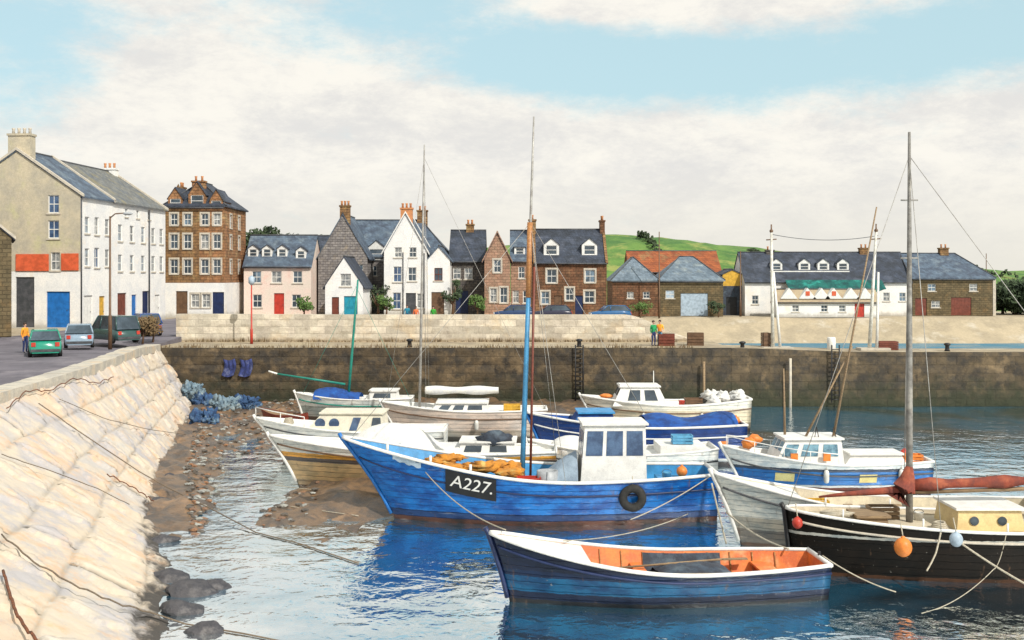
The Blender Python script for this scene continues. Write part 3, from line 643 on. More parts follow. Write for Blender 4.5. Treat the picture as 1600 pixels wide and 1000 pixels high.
HB = house('town_house', 'long white terraced house with grey lichened roof beside beige end house', 'house', None, None, 90, 4.3, e_-.1, r_-.2, 12.0, 'gable', [HARL], SLG,
    loc=C0-U0*gw/2+V0*6.03+Vector((0, 0, 0)), w=gw, rz=rz, skew=MARGIN,
    rside=dict(wins=[(u, z, .85, 1.5) for u in (1.6, 4.1, 6.6, 9.0, 11.0) for z in (5.5, 8.2)]+[(u, 10.1, .6, .8) for u in (2.9, 5.4, 8)], doors=[(2.0, 0, 1.9, 2.8, DRED), (4.6, 0, 1.1, 2.6, BLUEP), (7.2, 0, 1.5, 2.9, NAVY), (10, 0, 1.2, 2.5, WHITE)]),
    chims=[(.0, 11.5, 14.0, dict(w=1.4, d=.8, h=1.0, m=HARL, pots=3))])
b = NB(); tube(b, [(gw/2+.07, 7.9, .2), (gw/2+.07, 7.9, 10.6)], .08, 6); ob('downpipe', b, LEAD, HB)
cz = .45; house('stone_cottage', 'dark brown stone house cut by the left edge', 'house', None, None, 78, 4.3, 7.1, 11.0, 8, 'gable', OLIVE, SLD, loc=Vector((wx(18, 78), 78, 4.3))-Vector((math.cos(cz), math.sin(cz), 0))*4.5, w=9, rz=cz, wins=[(6.2, 3.6, 1, 1.4)], skew=MARGIN)
# --- brown tenement
D = 113
w_ = wx(351, D)-wx(258, D); us = (312-258)*D/F
tw = [(px, z, .8, 1.5) for px in (272, 293, 320, 339) for z in (5.3, 7.9)]+[(px, 10.2, .75, 1.2) for px in (272, 293, 320, 339)]
tw += [(px, 1.75, .85, 1.4) for px in (305, 322)]
TN = house('tenement', 'tall brown sandstone tenement with white ground floor', 'tenement', 258, 351, D, 4.3, 11.5, 14.3, 9, 'hipr', [HARL, BROWN, ORSTONE], SLD, wins=tw, rside=dict(mi=2, margin=MARGIN, wins=[(u, z, .8, 1.4) for u in (2.5, 6) for z in (5.3, 7.9, 10.1)]), lside=dict(mi=1),
    doors=[(284, .05, 1.2, 2.7, BRNP), (341, .05, 1.2, 2.6, NAVY)], margin=MARGIN,
    front=[([(0, 0), (w_, 0), (w_, 3.6), (0, 3.6)], 0), ([(0, 3.6), (us, 3.6), (us, 11.5), (0, 11.5)], 1), ([(us, 3.6), (w_, 3.6), (w_, 11.5), (us, 11.5)], 2)],
    dorms=[(274, 11.3, 1.5, 1.1, ORSTONE, SLD, dict(yfront=-.02, ph=1.1)), (308, 11.3, 1.8, 1.5, ORSTONE, SLD, dict(yfront=-.02, ph=1.3)), (338, 11.3, 1.4, .9, ORSTONE, SLD, dict(yfront=-.02, ph=1.1))],
    chims=[(0.1, 1.2, 13.0, dict(w=1.3, d=.8, h=1.3, m=ORSTONE, pots=2)), (-2.7, 4.5, 13.3, dict(w=.6, d=1, h=.6, m=BROWN, pots=2))])
b = NB(); bx(b, w_/2+.003, w_/2+.05, -.02, 9.0, 0, 3.6); ob('whitewashed_base', b, HARL, TN)
# --- pink house with attic
house('guest_house', 'low pale pink house with red door and row of attic dormers', 'house', 381, 486, 118, 4.3, 5.4, 8.7, 7, 'eaves', PINK, SLB,
    wins=[(401, 4.2, 1, 1.3, None), (432, 4.2, 1.1, 1.3), (465, 4.2, 1, 1.3), (402, 1.6, 1, 1.4), (463, 1.6, 1, 1.4)], doors=[(436, .05, 1.1, 2.4, REDP)],
    dorms=[(392, 6.3, 1.1, 1.0, WHITE, SLD, dict(ph=.4)), (414, 6.3, 1.1, 1.0, WHITE, SLD, dict(ph=.4)), (438, 6.3, 1.1, 1.0, WHITE, SLD, dict(ph=.4)), (468, 6.1, 1.1, 1.0, WHITE, SLD, dict(ph=.4))])
house('stone_house', 'dark slate roofed house just behind the pale pink house', 'house', 436, 506, 127, 4.3, 6, 9.0, 8, 'eaves', DARKST, SLD, wins=[(480, 4.6, 1, 1.2)])
# --- small white cottage, grey gable, big slate house, white gable
house('cottage', 'small white gabled cottage with red and turquoise doors', 'cottage', 508, 567, 112, 4.3, 3.3, 6.2, 7, 'gable', HARL, SLD, wins=[(540, 3.9, 1.1, 1.3)],
    doors=[(524, .05, .75, 2.1, DRED), (548, .05, 1.4, 2.2, TEAL)], vg=.05)
house('stone_house', 'tall grey rubble gable with clay pots above the white cottage', 'house', 497, 574, 121, 4.3, 6.5, 11.1, 9, 'gable', GREYST, SLB, wins=[(562, 5, .8, 1.2)], chims=[(.2, .5, 10.9, dict(w=1.1, d=.7, h=1.3, m=BROWN, pots=3))])
house('stone_house', 'long blue slate roofed house behind the white gable', 'house', 546, 702, 126, 4.3, 6.5, 11.0, 9, 'hipr', GREYST, SLB,
    wins=[(583, 2, .9, 1.3), (583, 4.9, .9, 1.2), (598, 2, .9, 1.3)], dorms=[(588, 6.1, 2.2, 1.4, WHITE, SLD, dict(yfront=-.05, ph=.9))],
    chims=[(2.3, 4.5, 10.9, dict(w=1.2, d=.8, h=1.3, m=BROWN, pots=2))])
WG = house('town_house', 'bright white steep gabled house with tall windows', 'house', 600, 667, 119, 4.3, 7.0, 11.1, 8, 'gable', HARL, SLB,
    wins=[(622, 6.9, .8, 1.1), (645, 6.9, .8, 1.1), (621, 4.5, .9, 1.7, GLB), (644, 4.5, .9, 1.5), (620, 1.6, .9, 1.8, GLB), (657, 1.6, .8, 1.6)], doors=[(642, .05, 1.1, 2.4, LEAD)], skew=WHITE, chims=[(.1, .45, 10.7, dict(w=1.3, d=.7, h=1.1, m=POT, pots=3))])
downpipe(WG, -.25, 6.9); downpipe(WG, 2.05, 6.8)
house('town_house', 'narrow white wing with brown framed windows right of white gable', 'house', 668, 703, 119.5, 4.3, 6.1, 7.5, 8, 'gable', HARL, SLB, wins=[(685, 4.5, .9, 1.4)], doors=[(684, .05, 1.4, 2.5, BRNP)], fm=DRED)
# --- brown row
house('stone_house', 'dark stone house, shade put into its wall colour, beside the white wing', 'house', 702, 757, 123, 4.3, 6, 9.5, 9, 'eaves', DARKST, SLD, wins=[(714, 4.6, .9, 1.3), (732, 4.6, .9, 1.3)], doors=[(722, .05, 1.4, 2.6, NAVY)], chims=[(.2, 4.5, 9.3, dict(w=.9, d=.7, h=1.1, m=BROWN, pots=2))])  # dark stone colour also carries the shadow on this wall
house('stone_house', 'salmon sandstone gable with arched looking windows', 'house', 757, 797, 119.5, 4.3, 6.2, 9.0, 9, 'gable', SALMON, SLD, wins=[(777, 5.4, .8, 1.4), (771, 2.2, .7, 1.5), (787, 2.2, .8, 1.7)], skew=SALMON, margin=MARGIN)
house('stone_house', 'pink stone house with slate roof between salmon gable and tall chimney', 'house', 798, 834, 121, 4.3, 6, 9.4, 9, 'eaves', SALMON, SLB, wins=[(806, 2, .7, 1.4), (822, 2, .7, 1.4), (815, 4.7, .7, 1.3)], dorms=[(812, 6.6, 1.2, .9, WHITE, SLD, dict(ph=.4, flat=True))])
HM = house('stone_house', 'red brown stone house with two white dormers and end chimneys', 'house', 835, 948, 120.5, 4.3, 5.8, 9.5, 9, 'eaves', [REDST], SLD,
    wins=[(862, 4.3, 1.1, 1.5), (922, 4.3, 1.1, 1.4), (890, 2.3, .9, 1.4), (921, 2.0, 1.1, 1.3), (852, 1.9, .9, 1.4)], doors=[(872, .05, .9, 2.1, BRNP), (905, .05, .9, 2.1, NAVY)],
    dorms=[(862, 6.5, 1.7, 1.3, WHITE, SLD, dict(ph=.7)), (922, 6.5, 1.7, 1.3, WHITE, SLD, dict(ph=.7))], skew=BROWN, margin=MARGIN,
    chims=[(-4.15, 4.5, 9.3, dict(w=.8, d=1.3, h=1.5, m=BROWN, pots=3)), (3.85, 4.5, 9.3, dict(w=.55, d=1.3, h=1.4, m=REDST, pots=3))])
# --- sheds
GZ2 = 3.1
house('boat_shed', 'red brown stone shed with pyramid slate roof beside the dormered house', 'shed', 957, 1028, 148, GZ2, 4.8, 8.1, 8.5, 'hip', REDST, SLP, wins=[(985, 2.9, .9, .9), (1010, 2.9, .9, .9)])
house('boat_shed', 'wider brown shed with pale grey roller door', 'shed', 1030, 1130, 148, GZ2, 4.8, 8.2, 8.5, 'hip', OLIVE, SLP, wins=[(1047, 3.0, 1.2, 1.1, PALEB)], doors=[(1085, .05, 3.7, 3.1, PALEB, 'roller_door')])
house('barn', 'long barn with bright orange pantile roof behind the sheds', 'barn', 984, 1127, 160, 3.1, 6.1, 9.1, 9, 'eaves', REDST, PANT)
wh = wx(1159, 152)-wx(1129, 152)
house('storage_hut', 'dark boarded hut with yellow upper boards', 'hut', 1129, 1159, 152, 3.1, 5.7, 6.3, 6, 'gable', [GRIM, YEL], SLD,
      front=[([(0, 0), (wh, 0), (wh, 4.1), (0, 4.1)], 0), ([(0, 4.1), (wh, 4.1), (wh, 5.7), (wh/2, 6.3), (0, 5.7)], 1)], doors=[(1143, .05, 1.5, 2.5, BLACK)])
# --- white inn and stone house on the right
G3 = 3.1; D = 150
HI = house('harbour_inn', 'long white inn with dark slate roof and green awning', 'inn', 1164, 1424, D, G3, 4.7, 8.7, 9, 'eaves', HARL, SLD, wins=[(1180, 2.2, .9, 1.2), (1385, 2.6, .9, 1.2), (1410, 2.6, .9, 1.2)],
    dorms=[(px, 6.2, 1.6, 1.1, WHITE, SLD, dict(ph=.6)) for px in (1218, 1262, 1292, 1323)], chims=[(6.3, 4.5, 8.5, dict(w=1.2, d=.8, h=1, m=BROWN, pots=2)), (-7, 4.5, 8.5, dict(w=1.1, d=.8, h=.7, m=DARKST, pots=2))])
b = NB(); x0, x1 = (1207-1294)/11.33, (1332-1294)/11.33; bx(b, x0, x1, 1.35, 1.48, 6.02, 6.2); ob('white_fascia', b, WHITE, HI)
def swag(u, v):
    x = (1226-1294)/11.33+u*(150/11.33); s = abs(math.sin(u*PI*3)); return Vector((x, -.35-1.9*v, 4.95-v*(1.25+.3*s)+.08*math.sin(u*40)*v))
b = sheet(swag, 60, 6); b2 = sheet(lambda u, v: swag(u, v)+Vector((0, 0, -.06)), 60, 6, b); ob('awning', b, mat('green_awning_canvas', (.008, .13, .11), (.006, .06, .06), (.02, .24, .20), scale=1, rough=.8, bump=.3), HI)
# terrace annex in front of the inn
TX = house('terrace_building', 'low white terrace front with tan roof, small white gablets and red door', 'terrace', 1213, 1372, 145.5, G3-.05, 2.1, 3.6, 2.8, 'eaves', HARL, mat('tan_felt_roof', (.42, .34, .22), (.34, .26, .18), scale=.8, rough=.9),
    wins=[(1243, 1.2, .9, .9), (1288, 1.2, .9, .9), (1316, 1.2, .9, .9)], doors=[(1343, .03, 1.3, 2.0, REDP)])
for i, px in enumerate((1233, 1262, 1284, 1303, 1330, 1352)):
    x = (px-1292.5)/11.68; b = NB(); w2 = 1.15
    prism(b, [(x-w2, .0, 2.5), (x+w2, .0, 2.5), (x, .0, 3.95)], (0, 1.2, 0))
    if i in (1, 3): bx(b, x-.28, x+.28, -.04, -.003, 2.9, 3.5, 1)
    ob('gablet', b, [WHITE, ORP], TX)
HS = house('stone_house', 'brown stone house with dark red doors and hipped slate roof at far right', 'house', 1426, 1553, D, G3, 5.1, 8.7, 9, 'hipr', [OLIVE], SLB, wins=[(1456, 3.9, 1.1, 1.0), (1462, 1.6, 1.2, .9), (1521, 3.9, 1.1, 1.0)],
    doors=[(1439, .05, 1.6, 2.4, DRED), (1502, .05, 2.8, 2.5, DRED)], chims=[(.4, 4.5, 8.5, dict(w=1.2, d=.9, h=1.0, m=BROWN, pots=2))])
b = NB(); bx(b, 5.45, 5.85, -.06, .3, 0, 5.0); ob('corner_stones', b, MARGIN, HS)

# ---------------------------------------------------------------- trees and shrubs
LEAFD = mat('dark_foliage', (.035, .055, .025), (.055, .085, .035), (.02, .035, .02), scale=1.5, rough=.8, bump=.2)
LEAFG = mat('green_foliage', (.07, .14, .03), (.12, .19, .05), (.04, .08, .02), scale=1.5, rough=.8, bump=.2)
LEAFB = mat('dry_brown_foliage', (.20, .13, .06), (.13, .09, .05), (.26, .20, .10), scale=3, rough=.9, bump=.2)
def leaves(bm, c, rad, n, size, rng):
    for _ in range(n):
        v = Vector((rng.gauss(0, 1), rng.gauss(0, 1), rng.gauss(0, 1))).normalized()*rng.random()**.4
        p = Vector(c)+Vector((v.x*rad[0], v.y*rad[1], v.z*rad[2]))
        a = Vector((rng.gauss(0, 1), rng.gauss(0, 1), rng.gauss(0, 1))).normalized(); b_ = a.orthogonal().normalized(); s = size*rng.uniform(.6, 1.4)
        bm.faces.new([bm.verts.new(p+a*s), bm.verts.new(p+b_*s*.6), bm.verts.new(p-a*s), bm.verts.new(p-b_*s*.6)])
def tree(name, label, x, y, z, h, r, m, seed, cat='tree', group=None, n=900, size=.22):
    rng = random.Random(seed); T = root(name, label, cat, (x, y, z), 0, group)
    b = NB(); pts = [(0, 0, -.3), (.1, 0, h*.3), (.0, .1, h*.7)]; tube(b, pts, [.05*h, .035*h, .012*h], 7)
    bl = []
    for k in range(9):
        a = rng.uniform(0, 2*PI); q = rng.uniform(.35, .75)*r; zz = rng.uniform(.38, .88)*h; c = (math.cos(a)*q, math.sin(a)*q, zz); bl.append((c, rng.uniform(.35, .55)*r))
        tube(b, [(0, 0, h*.3), (c[0]*.5, c[1]*.5, (h*.3+zz)/2), c], [.02*h, .014*h, .005*h], 5)
    ob('trunk', b, BRNP, T); b = NB()
    for c, q in bl: leaves(b, c, (q, q, q*.8), n//9, size, rng)
    ob('crown', b, m, T)
GT = 'dark trees behind the pale pink house'
for i, (px, y, h, r, lb) in enumerate(((392, 135, 10.9, 2.6, 'dark round tree just right of the brown tenement'), (415, 137, 11.2, 3, 'broad dark tree above the first attic dormers'), (438, 139, 10.6, 2.6, 'lower dark tree above the last attic dormers'), (478, 141, 11.0, 2.8, 'dark tree rising behind the slate roof left of grey gable'))):
    tree('broadleaf_tree', lb, wx(px, y), y, 4, h, r, LEAFD, 20+i, group=GT, n=1600, size=.3)
for i, (px, y, h, r, lb) in enumerate(((1566, 158, 5.4, 3.5, 'dark bushy tree touching the last stone house'), (1585, 156, 5.6, 3.6, 'dark bushy tree second from the right edge'), (1606, 154, 5.5, 3.8, 'dark bushy tree cut by the right edge'), (1632, 156, 6, 4, 'dark bushy tree beyond the right edge'))):
    tree('broadleaf_tree', lb, wx(px, y), y, 2.4, h, r, LEAFD, 40+i, group='dark trees at the right edge', n=2600, size=.34)
for i, (px, y, h, r, lb, m) in enumerate(((590, 118, 3.6, 1.6, 'dark green bush between cottage and white gable', LEAFD), (603, 117, 2.6, 1.1, 'small bush against the foot of the white gable', LEAFG), (707, 119, 4.2, 1.2, 'slim dark bush beside the narrow white wing', LEAFD),
        (745, 118, 2.4, 1.0, 'low bush before the dark stone house', LEAFG), (1000, 145, 2.2, 1.5, 'low green bush before the red brown shed', LEAFG), (1122, 146, 2.3, 1.3, 'scrubby bush at the right end of the grey-doored shed', LEAFD), (474, 114, 2.2, 1.2, 'green bush under the right window of the pink house', LEAFG))):
    tree('bush', lb, wx(px, y), y, 4.2 if y < 130 else 3.0, h, r, m, 60+i, cat='bush', n=500, size=.14)
for i, (px, y, lb) in enumerate(((222, 73.5, 'dry brown shrub left of its pair by the parked cars'), (238, 74.5, 'dry brown shrub at the left end of the cream wall'))):
    tree('shrub', lb, wx(px, y), y, 4.1, 1.7, 1.0, LEAFB, 80+i, cat='shrub', n=900, size=.09)
b = NB(); rg = random.Random(31)
for (xa, va, xb, vb) in ((26, .38, 30, .12), (48, .36, 52, .1), (80, .3, 140, .28)):
    for k in range(200):
        f = rg.random(); x = xa+(xb-xa)*f; v = va+(vb-va)*f; p = hill((x+400)/800, v)+Vector((rg.gauss(0, .3), rg.gauss(0, .3), .3+rg.random()*1.1*(.6+.5*math.sin(x)))); q = .35
        for _ in range(3):
            a = Vector((rg.gauss(0, 1), rg.gauss(0, 1), rg.gauss(0, 1))).normalized(); c_ = a.orthogonal(); b.faces.new([b.verts.new(p+a*q), b.verts.new(p+c_*q), b.verts.new(p-a*q), b.verts.new(p-c_*q)])
tag(ob('hedgerows', b, LEAFD), 'dark hedges crossing the green hillside', 'hedge', kind='stuff')
# grass tufts along the pier top
b = NB(); rg = random.Random(5)
for _ in range(1500):
    x = rg.uniform(-23.5, 12); y = rg.choice((72.15, 78.25))+rg.uniform(-.1, .15); h = rg.uniform(.08, .3)*(1+fbm(x*.4, y)); a = rg.uniform(0, PI)
    dx, dy = math.cos(a)*.035, math.sin(a)*.035; l = rg.uniform(-.1, .1)
    b.faces.new([b.verts.new((x-dx, y-dy, 3.88)), b.verts.new((x+dx, y+dy, 3.88)), b.verts.new((x+l, y+l, 3.9+abs(h)))])
tag(ob('grass_tufts', b, LEAFB), 'dry grass tufts along the pier top', 'grass', kind='stuff')

# ---------------------------------------------------------------- boats
class Hull:
    def __init__(s, L, B, F, br=1.0, sr=.15, draft=.6, rake=.8, tm=.5, tr=.6, q=.38, qb=.95, pb=.75, srake=0.0):
        s.__dict__.update(locals())
    def hb(s, t):
        if t < s.tm: f = math.sin(PI/2*max(t, 0)/s.tm)**s.pb
        else: f = 1-(1-s.tr)*((t-s.tm)/(1-s.tm))**2.2
        return s.B/2*f
    def zs(s, t): return s.F+s.br*max(0, 1-t/.62)**2+s.sr*max(0, (t-.5)/.5)**2
    def zk(s, t): return -s.draft*(1-.75*max(0, 1-t/.16)**2)
    def pt(s, t, v, side=1, off=0):
        q = s.q+(s.qb-s.q)*max(0, 1-t/.45)**1.3; z = s.zk(t)+(s.zs(t)-s.zk(t))*v
        y = s.hb(t)*(max(v, 0)**q); y = max(0, y+off)
        x = t*s.L-s.rake*(v**1.3)*max(0, 1-t/.35)**2+s.rake*.55*max(0, 1-t/.35)**2+s.srake*v*max(0, (t-.8)/.2)
        return Vector((x, side*y, z))
    def side_at(s, x, z, side=-1, off=.02):
        t = x/s.L
        for _ in range(8):
            v = (z-s.zk(t))/(s.zs(t)-s.zk(t)); p = s.pt(t, v, side); t += (x-p.x)/s.L
        v = (z-s.zk(t))/(s.zs(t)-s.zk(t)); p = s.pt(t, v, side, off); return Vector((x, p.y, z))
def hull_parts(par, h, hm, deckm, railm, floor=None, deckdrop=.12, raila=.05, nT=40, nV=14, stem=None, innerm=None, strake=None, strakem=None, open_from=None):
    b = NB(); T = [(i/nT)**1.25 for i in range(nT+1)]
    for side in (1, -1):
        g = [[b.verts.new(h.pt(t, (j/nV)**1.2, side)) for j in range(nV+1)] for t in T]
        for i in range(nT):
            for j in range(nV):
                q = (g[i][j], g[i+1][j], g[i+1][j+1], g[i][j+1])
                f = b.faces.new(q if side == -1 else q[::-1]); f.smooth = True
        if side == 1: e1 = g[-1]
        else: e2 = g[-1]
    for j in range(nV): b.faces.new((e1[j], e2[j], e2[j+1], e1[j+1]))
    bmesh.ops.remove_doubles(b, verts=b.verts, dist=.0005)
    HO = ob('hull', b, hm, par)
    th = .07
    if floor is None:      # decked
        b = NB(); g = []
        for t in T:
            v = 1-deckdrop/(h.zs(t)-h.zk(t)); p = h.pt(t, v, 1, -.01); w = p.y; z = p.z
            g.append([b.verts.new((p.x, w*k, z+.05*(1-k*k))) for k in (-1, -.5, 0, .5, 1)])
        for i in range(nT):
            for k in range(4): b.faces.new((g[i][k], g[i+1][k], g[i+1][k+1], g[i][k+1]))
        ob('deck', b, deckm, par)
    # inner skin
    b = NB(); nz_ = 5
    for side in (1, -1):
        g = []
        for t in T:
            zf = floor if floor is not None else h.zs(t)-deckdrop-.02
            vf = min(.98, max(0, (zf-h.zk(t))/(h.zs(t)-h.zk(t))))
            g.append([b.verts.new(h.pt(t, vf+(1-vf)*j/nz_, side, -th)) for j in range(nz_+1)])
        for i in range(nT):
            for j in range(nz_): b.faces.new((g[i][j], g[i][j+1], g[i+1][j+1], g[i+1][j])).smooth = True
    t = 1.0; zf = floor if floor is not None else h.zs(t)-deckdrop-.02
    vf = (zf-h.zk(t))/(h.zs(t)-h.zk(t)); a = [h.pt(t, vf+(1-vf)*j/nz_, 1, -th) for j in range(nz_+1)]
    r1 = [b.verts.new((p.x-.06, p.y, p.z)) for p in a]; r2 = [b.verts.new((p.x-.06, -p.y, p.z)) for p in a]
    for j in range(nz_): b.faces.new((r1[j], r1[j+1], r2[j+1], r2[j]))
    ob('inner_planking', b, innerm or deckm, par)
    if floor is not None:
        b = NB(); g = []
        for t in T:
            vf = min(.98, max(0, (floor-h.zk(t))/(h.zs(t)-h.zk(t)))); p = h.pt(t, vf, 1, -th+.01); g.append([b.verts.new((p.x, k*p.y, floor)) for k in (-1, 0, 1)])
        for i in range(nT):
            for k in range(2): b.faces.new((g[i][k], g[i+1][k], g[i+1][k+1], g[i][k+1]))
        ob('floor_boards', b, deckm, par)
    b = NB()
    for side in (1, -1): tube(b, [h.pt(t, 1, side, -.02)+Vector((0, 0, .02)) for t in T], raila, 6, flat=.8)
    e = h.pt(1, 1, 1); tube(b, [(e.x-.02, -e.y, e.z+.02), (e.x-.02, e.y, e.z+.02)], raila, 6)
    ob('gunwale', b, railm, par)
    if stem:
        b = NB(); pts = [h.pt(0, v)+Vector((-.04, 0, 0)) for v in (.12, .3, .5, .7, .85, 1.0)]; pts.append(pts[-1]+Vector((-.08, 0, .16))); tube(b, pts, .07, 6); ob('stem', b, stem, par)
    if strake:
        b = NB()
        for side in (1, -1): tube(b, [h.pt(t, strake, side, .01) for t in T[1:]], .035, 6)
        ob('rubbing_strake', b, strakem or railm, par)
    return HO
def cabin(par, name, x0, x1, w, z0, z1, m, wins=(), roofm=None, taper=.9, rake=(.15, .05), gm=None, roof_t=.07, rooflip=.1, fwin=0, curved=False):
    """wins: list of (x0,x1,z0,z1) on both sides, as fractions of the length/height"""
    b = NB(); lo = [(x0, -w/2, z0), (x1, -w/2, z0), (x1, w/2, z0), (x0, w/2, z0)]; hw = w/2*taper
    hi = [(x0+rake[0], -hw, z1), (x1-rake[1], -hw, z1), (x1-rake[1], hw, z1), (x0+rake[0], hw, z1)]
    a = [b.verts.new(p) for p in lo]; c = [b.verts.new(p) for p in hi]
    for i in range(4): b.faces.new((a[i], a[(i+1) % 4], c[(i+1) % 4], c[i]))
    b.faces.new(c); b.faces.new(a[::-1])
    Cb = ob(name, b, m, par)
    b = NB(); l = rooflip
    prism(b, [(x0+rake[0]-l, -hw-l, z1+.001), (x1-rake[1]+l, -hw-l, z1+.001), (x1-rake[1]+l, hw+l, z1+.001), (x0+rake[0]-l, hw+l, z1+.001)], (0, 0, roof_t))
    if curved: prism(b, [(x0+rake[0]-l*.5, -hw*.7, z1+roof_t-.01), (x1-rake[1], -hw*.7, z1+roof_t-.01), (x1-rake[1], hw*.7, z1+roof_t-.01), (x0+rake[0]-l*.5, hw*.7, z1+roof_t-.01)], (0, 0, .06))
    ob('cabin_roof', b, roofm or m, Cb)
    def P(fx, fz, s):
        X = (x0+(rake[0])*fz)+(x1-x0-(rake[0]+rake[1])*fz)*fx; return Vector((X, s*(w/2+(hw-w/2)*fz), z0+(z1-z0)*fz))
    for (a0, a1, b0, b1) in wins:
        for s in (-1, 1):
            b = NB(); q = [P(a0, b0, s), P(a1, b0, s), P(a1, b1, s), P(a0, b1, s)]
            prism(b, [p+Vector((0, s*.002, 0)) for p in q], (0, s*.015, 0)); ob('cabin_window', b, gm or GL, Cb)
    for k in range(fwin):
        f0, f1 = (k+.12)/fwin, (k+.88)/fwin; b = NB()
        for (xx, sgn, r0, r1) in ((x0, -1, rake[0], 0),):
            q = []
            for fy, fz in ((f0, .55), (f1, .55), (f1, .9), (f0, .9)):
                hw_ = w/2+(hw-w/2)*fz; q.append(Vector((x0+rake[0]*fz-.003, -hw_+2*hw_*fy, z0+(z1-z0)*fz)))
            prism(b, q, (-.015, 0, 0))
        ob('cabin_window', b, gm or GL, Cb)
    return Cb
def rope(name, label, pts, r=.02, m=None, sag=.3, cat='rope', group=None, n=16):
    b = NB(); P = []
    for a, c in zip(pts, pts[1:]):
        a = Vector(a); c = Vector(c)
        for i in range(n):
            f = i/n; p = a.lerp(c, f); p.z -= sag*4*f*(1-f); P.append(p)
    P.append(Vector(pts[-1])); tube(b, P, r, 5); return tag(ob(name, b, m or ROPE), label, cat, group)
def mast(par, x, y, z0, z1, r0, r1, m, lean=(0, 0), name='mast', n=8):
    b = NB(); tube(b, [(x+lean[0]*f, y+lean[1]*f, z0+(z1-z0)*f) for f in (0, .33, .66, 1)], [r0, r0*.9+r1*.1, (r0+r1)/2, r1], n); return ob(name, b, m, par)
def stays(par, top, ends, r=.012, m=None):
    for e in ends:
        b = NB(); tube(b, [top, e], r, 4); ob('stay', b, m or GALV, par)
def cleat_row(par, h, ts, m, z=.0, hh=.35, r=.03):
    b = NB()
    for t in ts:
        for s in (1, -1):
            p = h.pt(t, 1, s, -.05); tube(b, [p, p+Vector((0, 0, hh))], r, 5)
    ob('stanchions', b, m, par)

# 1 --- A227, the big blue fishing boat
h1 = Hull(12.45, 3.9, 1.55, br=1.35, sr=.12, draft=.75, rake=1.9, tm=.5, tr=.55, q=.30, qb=.85, pb=.62)
B1 = root('fishing_boat', 'big bright blue fishing boat numbered A227 with white wheelhouse', 'fishing boat', (-5.2, 38.9, 0), .035)
HM1 = hullmat('blue_hull_paint', [(.16, (.10, .035, .02)), (.42, (.015, .05, .16)), (4, (.004, .155, .50))], tint=.5)
hull_parts(B1, h1, HM1, DECK, WHITE, floor=.85, raila=.075, stem=BLUEP, innerm=SKYB, strake=.80, strakem=NAVY)
cabin(B1, 'wheelhouse', 7.55, 9.95, 1.7, .85, 3.4, WHITE, wins=[(.05, .31, .58, .92), (.37, .63, .58, .92), (.69, .95, .58, .92)], gm=GLB, fwin=3, rake=(.2, .05), taper=.92)
b = NB()
def tarp(u, v):
    x = 6.25+1.25*u; return Vector((x, -.95+1.9*v, .95+(.3+1.15*u**.6)*math.sin(PI*min(max(v*1.0, .0), 1))**.35+.05*fbm(x*4, v*8)))
ob('tarpaulin_cover', sheet(tarp, 16, 20), CANVG, B1, True)
mm = mast(B1, 5.55, 0,   .85, 8.2, .10, .085, paint('mast_blue', (.06, .26, .48)), lean=(.25, 0))
mast(B1, 5.79, 0, 8.0, 14.4, .06, .03, GALV, lean=(.2, 0), name='topmast')
b = NB(); tube(b, [(5.79, 0, 7.9), (5.85, 0, 10.6)], .105, 8); ob('mast_band', b, VARN, mm)
b = NB(); tube(b, [(5.85, -.12, .95), (6.0, -.08, 9.0)], .045, 6); ob('boom', b, DRED, B1)
stays(B1, (5.87, 0, 10.6), [(-.5, 0, 2.95), h1.pt(.56, 1, -1), h1.pt(.56, 1, 1), (10.0, 0, 3.7)], m=GALV)
b = NB(); bx(b, 2.6, 4.3, -.6, .6, .86, 1.35); bx(b, 2.55, 4.35, -.65, .65, 1.351, 1.42); ob('hatch', b, YEL, B1)
b = NB(); bx(b, 4.55, 5.2, -.55, .55, .86, 1.75, 0); tube(b, [(4.4, -.8, 1.5), (4.4, .8, 1.5)], .2, 8, 0); tube(b, [(4.4, -.95, 1.5), (4.4, -.8, 1.5)], .28, 10, 0); ob('winch', b, SKYB, B1)
b = NB(); bx(b, 10.5, 11.7, -1.0, 1.0, .86, 1.35); ob('stern_locker', b, SKYB, B1)
b = NB()
for t in (.1, .2, .3): 
    p = h1.pt(t, 1, -1, -.1); tube(b, [p, p+Vector((0, 0, .28))], .05, 6)
ob('samson_posts', b, WHITE, B1)
# number panel and number, laid on the planking
def on_hull(h, x0, x1, z0, z1, off, nu=16, nv=6): return sheet(lambda u, v: h.side_at(x0+(x1-x0)*u, z0+(z1-z0)*v-.10*(1-u)*0, -1, off), nu, nv)
px_ = lambda p: (p-800)/F*37.4+5.2
def shz(x): return h1.zs(x/12.45)
nb = sheet(lambda u, v: h1.side_at(2.85+1.75*u, (shz(2.85+1.75*u)-.86+.80*v), -1, .045), 16, 6)
PN = ob('number_panel', nb, BLACK, B1, True)
def text_on(h, s, x0, zc, size, off, shear=.25, sp=1.0, drop=lambda x: 0):
    cu = bpy.data.curves.new('number', 'FONT'); cu.body = s; cu.size = size; cu.shear = shear; cu.offset = .002; cu.resolution_u = 4; cu.space_character = sp
    t = bpy.data.objects.new('number', cu); COL.objects.link(t); dg = bpy.context.evaluated_depsgraph_get()
    me = bpy.data.meshes.new_from_object(t.evaluated_get(dg)); COL.objects.unlink(t); bpy.data.objects.remove(t)
    bb = NB(); bb.from_mesh(me); bmesh.ops.triangulate(bb, faces=bb.faces)
    for _ in range(2):
        bmesh.ops.subdivide_edges(bb, edges=[e for e in bb.edges if e.calc_length() > .12], cuts=1)
    for v in bb.verts: x = x0+v.co.x; v.co = h.side_at(x, zc+v.co.y+drop(x), -1, off)
    return bb
